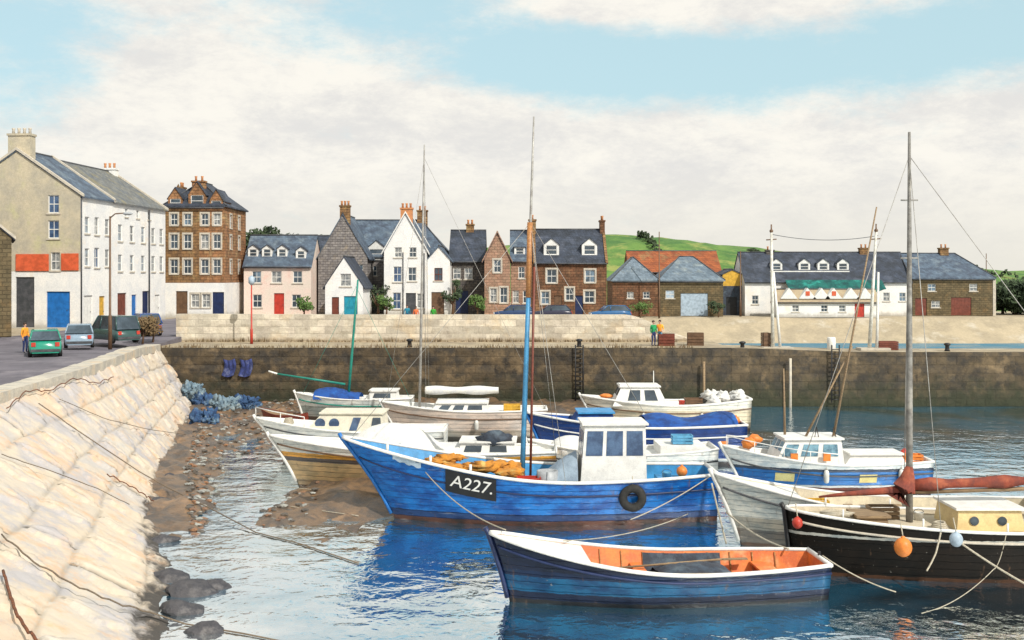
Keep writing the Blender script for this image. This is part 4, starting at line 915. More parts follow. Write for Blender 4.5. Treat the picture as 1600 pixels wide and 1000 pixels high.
ob('registration_number', text_on(h1, 'A227.', 3.0, 0, .62, .06, drop=lambda x: shz(x)-.62), WHITE, PN)
ob('bow_marking', sheet(lambda u, v: h1.side_at(1.0+1.0*u, shz(1.0+1.0*u)-.30+.2*v+.03*math.sin(u*20), -1, .03), 12, 3), PALEB, B1, True)
t = h1.side_at(9.3, 1.02, -1, .12); T = B1.matrix_basis
t = Matrix.Translation(B1.location) @ Matrix.Rotation(.035, 4, 'Z') @ t
TY = root('tyre_fender', 'black tyre fender hanging on the blue fishing boat', 'tyre', t)
b = NB(); bmr = 24
rings = []
for i in range(bmr):
    a = 2*PI*i/bmr; rings.append([b.verts.new(((.33+.15*math.cos(c))*math.cos(a), .13*math.sin(c), (.33+.15*math.cos(c))*math.sin(a))) for c in [2*PI*k/8 for k in range(8)]])
for i in range(bmr):
    for k in range(8): b.faces.new((rings[i][k], rings[(i+1) % bmr][k], rings[(i+1) % bmr][(k+1) % 8], rings[i][(k+1) % 8])).smooth = True
ob('tyre', b, RUB, TY); b = NB(); tube(b, [(0, 0, .4), (0, .05, .75)], .02, 5); ob('lanyard', b, ROPE, TY)

b = NB(); rb = random.Random(9)
for k in range(34): ball(b, (rb.uniform(-1.0, 2.3), rb.uniform(-.5, .5), rb.uniform(.15, .72)), rb.uniform(.2, .34), (1.6, 1, .5), 14, 9, jit=.9)
T = ob('net_pile', b, mat('orange_yellow_net', (.72, .30, .04), (.50, .22, .05), (.70, .50, .16), scale=4, rough=.9, bump=.9), smooth=True); T.location = (-1.9, 39.1, 1.35); tag(T, 'orange yellow net pile on the foredeck of the blue fishing boat', 'fishing net')
T = root('fish_tub', 'small grey tub on deck beside the mast of the blue boat', 'tub', (1.25, 38.4, .86)); b = NB(); lathe(b, [(.3, 0), (.36, .5), (.38, .95), (.33, .95), (.3, .2)], 12); ob('tub_shell', b, GREYP, T)
# 2 --- open boat in front
h2 = Hull(8.8, 2.75, .92, br=.92, sr=.05, draft=.45, rake=.55, tm=.52, tr=.62, q=.30, qb=.8, pb=.6)
B2 = root('open_boat', 'dark blue open boat with orange inside in front of blue fishing boat', 'rowing boat', (-.35, 28.95, 0), .09)
hull_parts(B2, h2, hullmat('navy_hull_paint', [(.12, (.02, .018, .02)), (.34, (.008, .015, .045)), (.76, (.005, .10, .22)), (.95, (.006, .02, .065)), (4, (.007, .013, .04))], tint=.5, weather=(.05, .14, .2)), ORI, WHITE, floor=.28, raila=.07, stem=NAVY, innerm=ORI, strake=.86, strakem=NAVY)
b = NB(); g = []
for t in [i/10*.27 for i in range(11)]:
    z = h2.zs(t)-.05; p = h2.pt(t, (z-h2.zk(t))/(h2.zs(t)-h2.zk(t)), 1, -.06); g.append([b.verts.new((p.x, k*p.y, z+.03)) for k in (-1, 0, 1)])
for i in range(10):
    for k in range(2): b.faces.new((g[i][k], g[i+1][k], g[i+1][k+1], g[i][k+1]))
ob('foredeck', b, WHITE, B2)
def thwart(x, wd, z, m, name='thwart'):
    t = x/h2.L; v = (z-h2.zk(t))/(h2.zs(t)-h2.zk(t)); w = h2.pt(t, v, 1, -.075).y; b = NB(); bx(b, x-wd/2, x+wd/2, -w, w, z-.05, z); ob(name, b, m, B2)
thwart(3.9, .32, .66, ORI); thwart(5.0, .34, .64, WOOD); thwart(7.4, .5, .66, ORI)
b = NB(); b = sheet(lambda u, v: Vector((4.35+1.95*u, -1.08+2.16*v, .45+.42*math.sin(PI*v)**.5*math.sin(PI*min(1, max(0, u*.96+.02)))**.25+.05*fbm(u*6, v*6))), 24, 20, b); ob('engine_cover', b, GRIM, B2)
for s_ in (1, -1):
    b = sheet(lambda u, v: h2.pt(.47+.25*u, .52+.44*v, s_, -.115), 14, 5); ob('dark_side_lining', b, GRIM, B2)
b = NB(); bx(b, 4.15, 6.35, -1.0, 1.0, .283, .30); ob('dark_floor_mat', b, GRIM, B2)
for k in range(9):
    x = 2.9+k*.62; t = x/h2.L
    for s in (1, -1): b = NB(); tube(b, [h2.pt(t, v, s, -.09) for v in (.55, .7, .85, .97)], .025, 4); ob('frame', b, VARN, B2)
b = NB(); 
for s in (1, -1): tube(b, [(3.0, s*.3, .74), (6.3, s*.75, .80)], .03, 6); bx(b, 6.3, 7.0, s*.75-.08, s*.75+.08, .785, .815)
ob('oars', b, WOOD, B2)
b = NB(); bx(b, 8.75, 8.82, -.03, .03, 0, 1.15); ob('rudder_head', b, BLACK, B2)
# 3 --- black yacht at right
h3 = Hull(11.5, 3.1, 1.45, br=.42, sr=.1, draft=.7, rake=.2, tm=.48, tr=.5, q=.26, qb=.6, pb=.55)
B3 = root('sailing_boat', 'black hulled sailing boat with tall grey mast and red brown furled sail', 'sailing boat', (8.1, 31.9, 0), .0)
hull_parts(B3, h3, hullmat('black_hull_paint', [(.10, (.07, .03, .015)), (1.18, (.009, .006, .004)), (1.25, (.45, .43, .38)), (4, (.010, .008, .006))], tint=.3, weather=(.04, .022, .012), rough=.6, spec=.15), DECK, WHITE, raila=.06, deckdrop=.14, stem=BLACK, strake=.87, strakem=MARGIN)
CB = cabin(B3, 'cabin', 4.6, 6.55, 1.7, 1.38, 1.98, mat('cream_boat_paint', (.72, .56, .27), (.62, .46, .22), scale=2, rough=.5), wins=[], roofm=WHITE, rake=(.08, .08))
for x in (5.1, 5.9):
    for s in (-1, 1): b = NB(); lathe(b, [(.13, 0), (.13, .03)], 12); b.transform(Matrix.Translation((x, s*.84, 1.68)) @ Matrix.Rotation(PI/2, 4, 'X') @ Matrix.Translation((0, 0, -.015 if s > 0 else -.015))); ob('porthole', b, GL, CB)
cabin(B3, 'fore_hatch', 1.9, 2.8, .9, 1.5, 1.68, WOOD, rake=(.05, .05))
M3 = mast(B3, 3.55, 0, 1.3, 12.9, .10, .04, mat('dull_grey_spar', (.25, .24, .22), (.13, .12, .11), (.34, .32, .28), scale=2.2, rough=.6, bump=.2))
b = NB()
for z in (10.9, 9.2): tube(b, [(3.3, 0, z), (3.8, 0, z)], .025, 5)
ob('crosstrees', b, GALV, M3)
b = NB(); P = [(3.6+.55*k, 0, 2.55+.02*k) for k in range(13)]; tube(b, P, [.13+.035*math.sin(k*1.7)+.03*(k % 2) for k in range(13)], 10, flat=1.1); ob('furled_sail', b, CANVR, B3, True)
b = NB(); tube(b, [(3.55, 0, 3.1), (3.5, 0, 2.75), (3.4, 0, 2.45), (3.2, 0, 2.1)], [.10, .22, .34, .42], 10); ob('mast_coat', b, CANVR, B3, True)
b = NB(); tube(b, [(.9, 0, 2.2), (1.8, .1, 2.27), (3.3, .05, 2.4)], [.03, .07, .13], 8); ob('furled_jib', b, CANVR, B3, True)
b = NB(); tube(b, [(3.6, 0, 2.33), (10.3, 0, 2.55)], .06, 6); ob('boom', b, WOOD, B3)
stays(B3, (3.55, 0, 12.2), [(.0, 0, 1.95), h3.pt(.34, 1, -1), h3.pt(.34, 1, 1), (11.4, 0, 1.6)])
cleat_row(B3, h3, (.12, .3, .5, .7, .9), WHITE, hh=.3)
b = NB(); tube(b, [(.9, -.4, 1.75), (1.5, -.5, 1.78), (1.9, -.1, 1.72), (1.3, .2, 1.76), (.9, -.2, 1.78), (1.6, -.6, 1.8)], .06, 5); ob('rope_coil', b, ROPE, B3)
# 4 --- white clinker boat behind the black yacht
h4 = Hull(9.8, 2.9, 1.30, br=1.0, sr=.15, draft=.6, rake=.9, tm=.5, tr=.5, q=.36, qb=.9)
B4 = root('clinker_boat', 'white clinker boat whose bow points left behind the black hull', 'boat', (6.9, 35.1, 0), -.045)
hull_parts(B4, h4, hullmat('shaded_white_clinker', [(.1, (.10, .06, .04)), (.55, (.20, .17, .14)), (.95, (.45, .40, .32)), (4, (.78, .75, .66))], tint=.3, plank=.17), DECK, WHITE, floor=.6, raila=.06, stem=WHITE, innerm=mat('cream_planking', (.66, .58, .42), (.5, .44, .33), scale=2, rough=.7), strake=.84, strakem=LEAD)  # grey-tan middle bands put the planks' shadow into the white paint
b = NB()
for x in (2.6, 4.2, 5.8, 7.4):
    w = h4.hb(x/h4.L)-.12; bx(b, x-.14, x+.14, -w, w, 1.05, 1.1)
ob('thwarts', b, WOOD, B4)
b = NB(); g = []
for t in [i/10*.24 for i in range(11)]:
    z = h4.zs(t)-.05; p = h4.pt(t, (z-h4.zk(t))/(h4.zs(t)-h4.zk(t)), 1, -.06); g.append([b.verts.new((p.x, k*p.y, z+.02)) for k in (-1, 0, 1)])
for i in range(10):
    for k in range(2): b.faces.new((g[i][k], g[i+1][k], g[i+1][k+1], g[i][k+1]))
ob('foredeck', b, WHITE, B4)
# 5 --- blue and white cabin boat with outriggers
h5 = Hull(7.8, 2.9, 1.2, br=.6, sr=.1, draft=.5, rake=.9, tm=.5, tr=.75, q=.32, qb=.8)
B5 = root('motor_boat', 'blue motor boat with white cabin and tall leaning poles', 'motor boat', (8.9, 44.0, 0), .02)
hull_parts(B5, h5, hullmat('mid_blue_hull', [(.30, (.15, .04, .025)), (.40, (.6, .6, .58)), (.95, (.015, .16, .46)), (1.06, (.04, .06, .10)), (4, (.78, .77, .72))], tint=.3), WHITE, WHITE, raila=.06, stem=WHITE, strake=.75, strakem=LEAD)
cabin(B5, 'cabin', 1.5, 4.3, 1.7, 1.15, 2.15, WHITE, wins=[(.05, .26, .35, .82), (.34, .6, .35, .82), (.68, .92, .35, .82)], gm=mat('pale_blue_glass', (.20, .36, .45), (.08, .16, .22), scale=3, rough=.15), rake=(.5, .1), fwin=3)
cabin(B5, 'engine_casing', 4.4, 6.9, 1.2, 1.1, 1.5, WHITE, rake=(.3, .2))
for (x, c) in ((2.1, (1, 0)), (3.4, (1, 0))): b = NB(); bx(b, x, x+.28, -1.06, -.99, 1.35, 1.65); ob('orange_board', b, ORANGE, B5)
b = NB(); b2 = [(1.9, -1.462, .55)]
for x in (1.55, 4.75): 
    b = NB(); bx(b, 0, .7, 0, .02, 0, .34)
    b.free(); b = sheet(lambda u, v: h5.side_at(x+.7*u, .52+.34*v, -1, .02), 6, 3); ob('yellow_panel', b, mat('pale_yellow_paint', (.70, .62, .28), (.6, .5, .2), scale=3, rough=.5), B5)
for (p0, p1) in (((4.05, -.2, 2.1), (6.1, .6, 11.5)), ((2.9, -.3, 2.2), (5.0, .3, 5.8)), ((2.2, .2, 2.2), (2.15, .2, 4.9))):
    b = NB(); tube(b, [p0, p1], [.055, .03], 6); ob('outrigger_pole', b, WOOD, B5)
b = NB()
for x in (3.3, 4.0): tube(b, [(x-.2, -.5, 1.6), (x, -.45, 2.6), (x+.2, -.5, 1.6)], .035, 5)
ob('gallows', b, BRNP, B5)
b = NB(); tube(b, [h5.pt(t, 1, -1)+Vector((0, .05, .45)) for t in (.02, .1, .2, .35, .5)], .02, 5); tube(b, [h5.pt(t, 1, 1)+Vector((0, -.05, .45)) for t in (.02, .1, .2, .35, .5)], .02, 5)
for t in (.02, .12, .24, .36, .5):
    for s in (1, -1): p = h5.pt(t, 1, s)+Vector((0, -s*.05, 0)); tube(b, [p, p+Vector((0, 0, .45))], .016, 5)
ob('pulpit_rail', b, WHITE, B5)
b = NB(); ball(b, (.6, -.3, 1.95), .28, (1, .9, .8), jit=.3); ball(b, (.95, .1, 2.05), .25, (1.2, .9, .8), jit=.3); ob('orange_net_floats', b, ORANGE, B5)
# 6 --- dark blue boat behind
h6 = Hull(9.6, 3.3, 1.75, br=.55, sr=.1, draft=.6, rake=.9, tm=.5, tr=.8, q=.3, qb=.8)
B6 = root('motor_boat', 'deep blue high sided boat with blue canvas cover', 'motor boat', (1.1, 50.6, 0), .03)
hull_parts(B6, h6, hullmat('deep_blue_hull', [(.15, (.05, .03, .03)), (.3, (.6, .6, .58)), (4, (.01, .05, .22))], tint=.4), CANVB, WHITE, raila=.07, stem=BLUEP, strake=.8, strakem=WHITE)
def cov6(u, v):
    x = 5.0+4.2*u; t = x/h6.L; w = h6.hb(t)-.08; z = h6.zs(t)+.02; return Vector((x, -w+2*w*v, z+(.35+.15*math.sin(u*9))*math.sin(PI*v)**.6))
ob('canvas_cover', sheet(cov6, 24, 12), CANVB, B6, True)
cabin(B6, 'cuddy', 1.6, 3.6, 1.8, 1.8, 2.35, CANVB, rake=(.4, .1), roofm=SKYB)
b = NB(); 
b = sheet(lambda u, v: h6.side_at(8.35+.35*u, .85+.3*v, -1, .02), 4, 3); ob('orange_mark', b, ORANGE, B6)
# 7 --- white over blue launch between
h7 = Hull(7.6, 2.5, 1.30, br=.5, sr=.2, draft=.45, rake=.6, tm=.5, tr=.75, q=.34)
B7 = root('launch', 'small white launch with rounded cuddy right behind A227 wheelhouse', 'launch', (.9, 45.6, 0), .03)
hull_parts(B7, h7, hullmat('white_over_blue', [(.15, (.12, .05, .04)), (.62, (.015, .14, .44)), (4, (.78, .76, .70))], tint=.25), WHITE, WHITE, raila=.06, stem=WHITE, strake=.75, strakem=LEAD)
b = NB(); ball(b, (1.55, 0, 1.45), .85, (1.05, .95, .62), 16, 10); ob('rounded_cuddy', b, CANVW, B7, True)
b = NB(); bx(b, 5.2, 7.1, -.9, .9, 1.1, 1.65); ob('stern_box', b, WHITE, B7)
# 8 --- cream cabin boat near the pier
h8 = Hull(9.0, 2.9, 1.45, br=.45, sr=.35, draft=.5, rake=.9, tm=.5, tr=.8, q=.32)
B8 = root('cabin_boat', 'cream cabin boat moored nearest the dark pier', 'cabin boat', (4.3, 61.5, 0), .0)
hull_parts(B8, h8, hullmat('cream_hull', [(.15, (.10, .05, .03)), (.5, (.30, .24, .17)), (1.2, (.62, .52, .36)), (4, (.78, .72, .60))], tint=.2), WHITE, WHITE, raila=.08, stem=WHITE, strake=.78, strakem=BRNP)
cabin(B8, 'cabin', 1.3, 4.4, 1.9, 1.4, 2.45, WHITE, wins=[(.25, .5, .3, .85), (.6, .85, .3, .85)], rake=(.5, .5), taper=.85, curved=True, fwin=2)
b = NB(); 
rb = random.Random(4)
for k in range(16): ball(b, (rb.uniform(6.6, 8.7), rb.uniform(-.9, .9), rb.uniform(1.6, 2.0)), rb.uniform(.2, .34), (1.2, 1, .8), 12, 8, jit=.9)
ob('bundled_netting', b, CANVW, B8, True)
b = NB(); ball(b, (1.0, -.2, 1.9), .25, (1.6, 1, .5), jit=.3); ob('orange_cloth', b, ORANGE, B8, True)
mast(B8, 3.7, 0, 2.4, 3.3, .03, .02, WHITE)
# 9 --- white cruiser at left with round windows
def gz(x, y): return max(mud_h(x, y), 0)
h9 = Hull(8.4, 2.9, 1.25, br=.5, sr=.05, draft=.3, rake=1.3, tm=.5, tr=.8, q=.36)
B9 = root('cruiser', 'white cruiser with blue round windows, bow pointing left over the mud', 'cruiser', (-11.5, 51.3, .22), -.03)
hull_parts(B9, h9, hullmat('white_cruiser', [(.12, (.10, .08, .06)), (.42, (.5, .46, .38)), (.5, (.05, .07, .12)), (4, (.80, .78, .72))], tint=.2), WHITE, WHITE, raila=.06, stem=WHITE, strake=.8, strakem=LEAD)
CC = cabin(B9, 'cabin', 1.9, 5.6, 1.9, 1.2, 2.05, mat('cream_gelcoat', (.76, .72, .58), (.66, .62, .52), scale=2, rough=.4), rake=(.8, .1), taper=.85, curved=True)
for k, x in enumerate((2.65, 3.3)):
    b = NB(); lathe(b, [(.24, 0), (.24, .03)], 16); b.transform(Matrix.Translation((x, -.87, 1.62)) @ Matrix.Rotation(PI/2, 4, 'X')); ob('porthole', b, GLB, CC)
b = NB(); prism(b, [(4.0, -.93, 1.3), (4.35, -.93, 1.3), (4.55, -.87, 1.9), (4.2, -.87, 1.9)], (0, -.02, 0)); ob('cabin_window', b, GLB, CC)
b = NB(); prism(b, [(5.0, -.93, 1.3), (5.5, -.93, 1.3), (5.45, -.87, 1.9), (5.1, -.87, 1.9)], (0, -.02, 0)); ob('cabin_window', b, GL, CC)
b = NB(); tube(b, [h9.pt(t, 1, -1)+Vector((0, 0, .5)) for t in (.0, .08, .16, .24)], .025, 5)
for t in (.0, .12, .24): p = h9.pt(t, 1, -1); tube(b, [p, p+Vector((0, 0, .5))], .02, 5)
ob('pulpit_rail', b, WHITE, B9)
# 10 --- tan hulled yacht between cruiser and A227
h10 = Hull(11.2, 3.1, 1.45, br=.55, sr=.05, draft=.45, rake=1.2, tm=.5, tr=.6, q=.42)
B10 = root('yacht', 'white decked yacht with tan hull and orange side stripe behind blue bow', 'yacht', (-9.4, 44.6, .12), -.03)
hull_parts(B10, h10, hullmat('tan_hull', [(.0, (.12, .08, .05)), (.25, (.30, .22, .13)), (1.0, (.52, .36, .18)), (1.17, (.12, .10, .09)), (1.38, (.80, .38, .06)), (4, (.80, .78, .70))], tint=.25), WHITE, WHITE, raila=.07, stem=WHITE, strake=.86, strakem=BRNP)
def cov10(u, v):
    x = 3.0+4.4*u; w = 1.0; top = 1.15*math.sin(PI*min(1, u*1.15+.1))**.55 if u*1.15+.1 < 1 else .0
    return Vector((x, -w+2*w*v, 1.4+max(top, .35)*math.sin(PI*v)**.45+.04*fbm(x*3, v*5)))
ob('cockpit_cover', sheet(cov10, 26, 14), CANVW, B10, True)
cabin(B10, 'coach_roof', 7.2, 9.6, 1.6, 1.35, 1.85, WHITE, wins=[(.1, .4, .3, .8), (.55, .85, .3, .8)], rake=(.2, .1))
b = NB(); ball(b, (8.7, -.5, 2.0), .45, (1.6, .8, .7), jit=.6); ob('dark_sail_bag', b, GRIM, B10, True)
b = NB(); bx(b, 4.6, 5.0, -1.2, -1.05, 1.5, 1.9); ob('pale_blue_locker', b, PALEB, B10)
# 11 --- boat with green mast
h11 = Hull(6.4, 2.3, 1.3, br=.3, sr=.05, draft=.35, rake=.5, tm=.5, tr=.7, q=.36)
B11 = root('dinghy', 'small white boat with green mast and blue cover by the pier', 'boat', (-12.0, 61.5, .45), -.02)
hull_parts(B11, h11, hullmat('pale_dinghy', [(.3, (.10, .08, .06)), (.9, (.35, .38, .34)), (4, (.74, .74, .68))], tint=.2), WHITE, WHITE, raila=.05, stem=WHITE, strake=.8, strakem=GREENP)
def cov11(u, v):
    x = .9+2.6*u; return Vector((x, -.8+1.6*v, 1.3+.62*math.sin(PI*v)**.5*(.75+.25*math.sin(u*5))+.05*fbm(x*3, v*6)))
ob('blue_sail_cover', sheet(cov11, 14, 12), CANVB, B11, True)
mast(B11, 2.75, 0, 1.2, 8.0, .08, .05, GREENP, lean=(.55, 0))
b = NB(); tube(b, [(2.6, -.1, 2.1), (-1.2, -.3, 2.7)], [.07, .05], 6, 0); tube(b, [(-1.2, -.3, 2.7), (-1.7, -.3, 2.85)], .05, 6, 1); ob('boom', b, [GREENP, WHITE], B11)
stays(B11, (3.2, 0, 7.6), [(.2, 0, 1.6), (6.2, 0, 1.4)], m=GREENP)
cabin(B11, 'coaming', 3.8, 5.6, 1.4, 1.25, 1.75, WHITE, wins=[(.2, .8, .3, .8)], rake=(.3, .1))
# 12 --- sailing cruiser with tall pale mast
h12 = Hull(8.2, 2.8, 1.45, br=.4, sr=.05, draft=.4, rake=.9, tm=.5, tr=.6, q=.36)
B12 = root('yacht', 'pale pink white yacht with very tall thin grey mast', 'yacht', (-6.4, 56.5, .28), .0)
hull_parts(B12, h12, hullmat('pinkish_hull', [(.15, (.10, .08, .06)), (.5, (.45, .38, .30)), (4, (.74, .60, .50))], tint=.2), WHITE, WHITE, raila=.06, stem=WHITE, strake=.8, strakem=BRNP)
cabin(B12, 'coach_roof', 2.1, 5.2, 1.8, 1.4, 1.85, WHITE, wins=[(.12, .3, .3, .8), (.38, .56, .3, .8), (.64, .9, .3, .8)], rake=(.5, .1), curved=True)
mast(B12, 1.6, 0, 1.4, 15.2, .075, .035, GALV, lean=(.25, 0))
def sc12(u, v): x = 1.9+3.8*u; return Vector((x, .22*math.cos(2*PI*v), 2.45+.2*math.sin(2*PI*v)*(1+.2*math.sin(u*11))))
ob('white_sail_cover', sheet(sc12, 20, 10), CANVW, B12, True)
stays(B12, (1.85, 0, 14.5), [(-.1, 0, 1.9), h12.pt(.25, 1, -1), h12.pt(.25, 1, 1), (8.1, 0, 1.5)])
# 13 --- little dark red dinghy, small white tender
for i, (nm, lb, px, Y, L, ang, c) in enumerate((('rowing_dinghy', 'small dark red dinghy aground under the pier', 448, 62, 2.8, -.35, (.28, .05, .03)), ('rowing_dinghy', 'small pale tender lying between white boats and the pier', 752, 63, 3.4, .05, (.66, .52, .42)), )):
    h = Hull(L, 1.3, .5, br=.3, sr=.1, draft=.1, rake=.3, tm=.5, tr=.7); x = wx(px, Y)-L/2
    T = root(nm, lb, 'dinghy', (x, Y, gz(x, Y)+.15), ang)
    hull_parts(T, h, hullmat('dinghy_paint_%s' % 'ab'[i], [(4, c)], tint=.3), WOOD, WHITE if i else DRED, floor=.1, raila=.03, nT=20, nV=8)
    b = NB(); bx(b, L*.4, L*.5, -.58, .58, .36, .4); bx(b, L*.7, L*.8, -.56, .56, .36, .4); ob('thwarts', b, WOOD, T)

# buoys and fenders on the yacht
for (px, py, Y, r, m, lb) in ((1411, 855, 29.9, .24, ORANGE, 'orange ball fender on the black hull'), (1246, 817, 31.3, .15, REDP, 'small red ball fender at the black bow'), (1494, 843, 29.95, .18, PALEB, 'pale grey blue ball fender near the cabin on black hull')):
    p = W(px, py, Y); T = root('ball_fender', lb, 'fender', p, 0, 'ball fenders on the black hull')
    b = NB(); ball(b, (0, 0, 0), r, (1, 1, 1.12), 16, 12); lathe(b, [(r*.3, r*1.0), (r*.2, r*1.25)], 8); ob('float', b, m, T, True)
    b = NB(); tube(b, [(0, 0, r*1.15), (0, .2, r*1.15+.35)], .018, 5); ob('lanyard', b, ROPE, T)

# ---------------------------------------------------------------- loose gear on the boats
def gear(kind, label, boat, x, y, z, m, r=.2, rz=0):
    p = boat.matrix_basis @ Matrix.Rotation(0, 4, 'Z'); M = Matrix.Translation(boat.location) @ Matrix.Rotation(boat.rotation_euler.z, 4, 'Z')
    T = root(kind, label, kind.replace('_', ' '), M @ Vector((x, y, z)), rz); b = NB()
    if kind == 'bucket': lathe(b, [(r*.75, 0), (r, r*1.8), (r*1.06, r*1.85), (r*.9, r*1.85), (r*.7, .05)], 12); ob('bucket_shell', b, m, T); b = NB(); tube(b, [(r*math.cos(a), 0, r*1.8+r*.7*math.sin(a)) for a in [PI*k/8 for k in range(9)]], .012, 4); ob('handle', b, LEAD, T)
    elif kind == 'gear_crate':
        w = r*1.6
        for s_ in (-1, 1):
            for k in range(3): bx(b, -w, w, s_*r-.02, s_*r+.02, k*r*.5+.02, k*r*.5+r*.42); bx(b, s_*w-.02, s_*w+.02, -r+.03, r-.03, k*r*.5+.022, k*r*.5+r*.418)
        bx(b, -w+.03, w-.03, -r+.03, r-.03, 0, .03); ob('crate_boards', b, m, T)
    elif kind == 'rope_heap':
        for k in range(5): tube(b, [(r*(1-.1*k)*math.cos(a)+.02*math.sin(a*3), r*(1-.1*k)*math.sin(a), .04+.05*k+.015*math.sin(a*2)) for a in [2*PI*j/14 for j in range(15)]], .035, 5)
        ob('coils', b, m, T)
    elif kind == 'net_float': ball(b, (0, 0, r), r, u=14, v=10); lathe(b, [(r*.3, r*1.9), (r*.2, r*2.2)], 8); ob('float', b, m, T, True)
    elif kind == 'hanging_fender': lathe(b, [(.03, -r*2.4), (r*.8, -r*2.1), (r, -r*1.2), (r, r*1.2), (r*.8, r*2.1), (.03, r*2.4)], 10); ob('fender_tube', b, m, T); b = NB(); tube(b, [(0, 0, r*2.3), (0, .05, r*2.3+.35)], .012, 4); ob('lanyard', b, ROPE, T)
    return T
LTB = paint('light_blue_plastic', (.12, .38, .60)); FW = paint('fender_white', (.72, .71, .66))
gear('bucket', 'blue bucket on the stern deck of the big blue boat', B1, 10.7, -.5, 1.36, LTB, .17)
gear('rope_heap', 'coiled pale rope aft of the wheelhouse on the big blue boat', B1, 10.2, -.4, .87, ROPE, .35)
gear('net_float', 'orange float at the stern of the big blue boat', B1, 11.4, .3, 1.36, ORANGE, .2)
gear('gear_crate', 'red crate between mast and tarpaulin on the big blue boat', B1, 5.75, -1.0, 1.28, REDP, .25)
gear('rope_heap', 'coiled rope on the floor of the orange inside', B2, 3.4, .25, .3, ROPE, .3)
gear('bucket', 'dark bucket near the stern thwart of the open boat', B2, 6.75, -.35, .29, LEAD, .16)
gear('net_float', 'small red float at the stern of the open boat', B2, 8.2, .3, .3, REDP, .15)
gear('rope_heap', 'coil of pale rope on the dark deck before the cream cabin', B3, 4.15, -.7, 1.36, ROPE, .26)
gear('gear_crate', 'weathered wooden crate behind the mast on the black hulled boat', B3, 2.95, .55, 1.45, WOOD, .26)
gear('bucket', 'white bucket at the mast foot of the black hulled boat', B3, 3.95, .35, 1.4, FW, .15)
gear('gear_crate', 'yellow crate inside the white clinker boat near its bow', B4, 2.9, .2, 1.11, YEL, .24)
gear('rope_heap', 'tarred rope coil inside the white clinker boat', B4, 4.2, -.4, 1.11, ROPED, .3)
gear('bucket', 'grey bucket on the middle thwart of the clinker boat', B4, 5.8, .2, 1.11, GREYP, .16)
gear('gear_crate', 'orange crate on the aft deck of the blue cabin boat', B5, 7.2, -.3, 1.15, ORANGE, .24)
gear('net_float', 'red float on the aft deck of the blue cabin boat', B5, 7.25, .6, 1.15, REDP, .2)
gear('gear_crate', 'blue crate on the stern of the small white launch', B7, 6.2, -.3, 1.66, LTB, .26)
gear('net_float', 'yellow float on the cuddy deck of the small white launch', B7, 2.9, -.5, 1.25, YEL, .2)
gear('net_float', 'orange float on the stern of the deep blue boat', B6, 9.3, -.3, 1.75, ORANGE, .2)
gear('bucket', 'red bucket behind the cabin of the cream boat', B8, 5.2, -.6, 1.36, REDP, .18)
gear('gear_crate', 'brown crate amidships on the cream boat', B8, 5.9, -.3, 1.36, BRNP, .3)
gear('gear_crate', 'yellow crate on the tall masted yacht stern', B12, 6.4, -.4, 1.4, YEL, .26)
gear('rope_heap', 'rope coil on the bow of the white cruiser', B9, 1.0, -.1, 1.5, ROPE, .22)
gear('bucket', 'blue bucket on the cruiser deck behind its cabin', B9, 6.4, -.5, 1.15, LTB, .17)
for (B_, h_, x, lb) in ((B7, h7, 4.0, 'white tube fender on the side of the small launch'), (B8, h8, 3.0, 'white tube fender left on the cream cabin boat'), (B8, h8, 6.2, 'white tube fender right on the cream cabin boat'), (B5, h5, 3.4, 'white tube fender amidships on the blue cabin boat'), (B5, h5, 6.4, 'white tube fender aft on the blue cabin boat'), (B12, h12, 4.6, 'white tube fender on the pink hulled yacht'), (B6, h6, 7.2, 'white tube fender on the deep blue boat')):
    q = h_.side_at(x, .8, -1, .12); gear('hanging_fender', lb, B_, q.x, q.y, q.z, FW, .11)

# ---------------------------------------------------------------- ropes
def SP(u, w): return slope_pt(u, w, .05)
def slope_hit(px, py):
    lo, best = None, None
    for i in range(800):
        y = 12+i*.08; p = W(px, py, y); xt, xb = lerp_tab(TOPE, y), lerp_tab(BOTE, y); w = (p.x-xt)/(xb-xt)
        if 0 <= w <= 1:
            z = slope_pt(y, w, .06).z
            if p.z <= z: return slope_pt(y, w, .09)
        elif w > 1 and p.z < 0: return W(px, py, y)
    return slope_pt(60, .5, .1)
def drape(name, label, pxs, r, m, cat='rope', group=None, tail=(), jag=0):
    pts = []
    for a, c in zip(pxs, pxs[1:]):
        for k in range(6):
            f = k/6; q = (a[0]+(c[0]-a[0])*f, a[1]+(c[1]-a[1])*f+jag*math.sin(k*1.9)); pts.append(slope_hit(*q))
    pts.append(slope_hit(*pxs[-1])); pts += [Vector(t) for t in tail]
    b = NB(); tube(b, pts, r, 5); return tag(ob(name, b, m), label, cat, group)
def water_pt(px, py, z=.03): return W(px, py, (CAMZ-z)*F/(py-HOR))
drape('mooring_rope', 'dark rope crossing the embankment and mud towards the blue bow', [(58, 632), (110, 668), (165, 705), (215, 738)], .022, ROPED, tail=[water_pt(262, 762, .4), water_pt(330, 795, .25), water_pt(400, 832), water_pt(470, 850), water_pt(560, 880)])
drape('mooring_rope', 'knotted dark rope low on the embankment reaching the water', [(0, 838), (50, 880), (110, 915), (180, 945), (240, 962)], .022, ROPED, tail=[water_pt(290, 975), water_pt(380, 990), water_pt(480, 1010)], jag=1.5)
drape('mooring_rope', 'thin rope across the upper embankment', [(90, 625), (160, 655), (230, 672), (290, 680)], .015, ROPED)
drape('mooring_rope', 'thin rope across the middle embankment', [(0, 712), (70, 735), (150, 765), (200, 790)], .015, ROPED)
drape('rusty_chain', 'rusty chain lying along the top of the embankment', [(8, 640), (38, 612), (75, 612), (112, 592), (150, 600), (175, 590)], .022, RUST, cat='chain', jag=2)
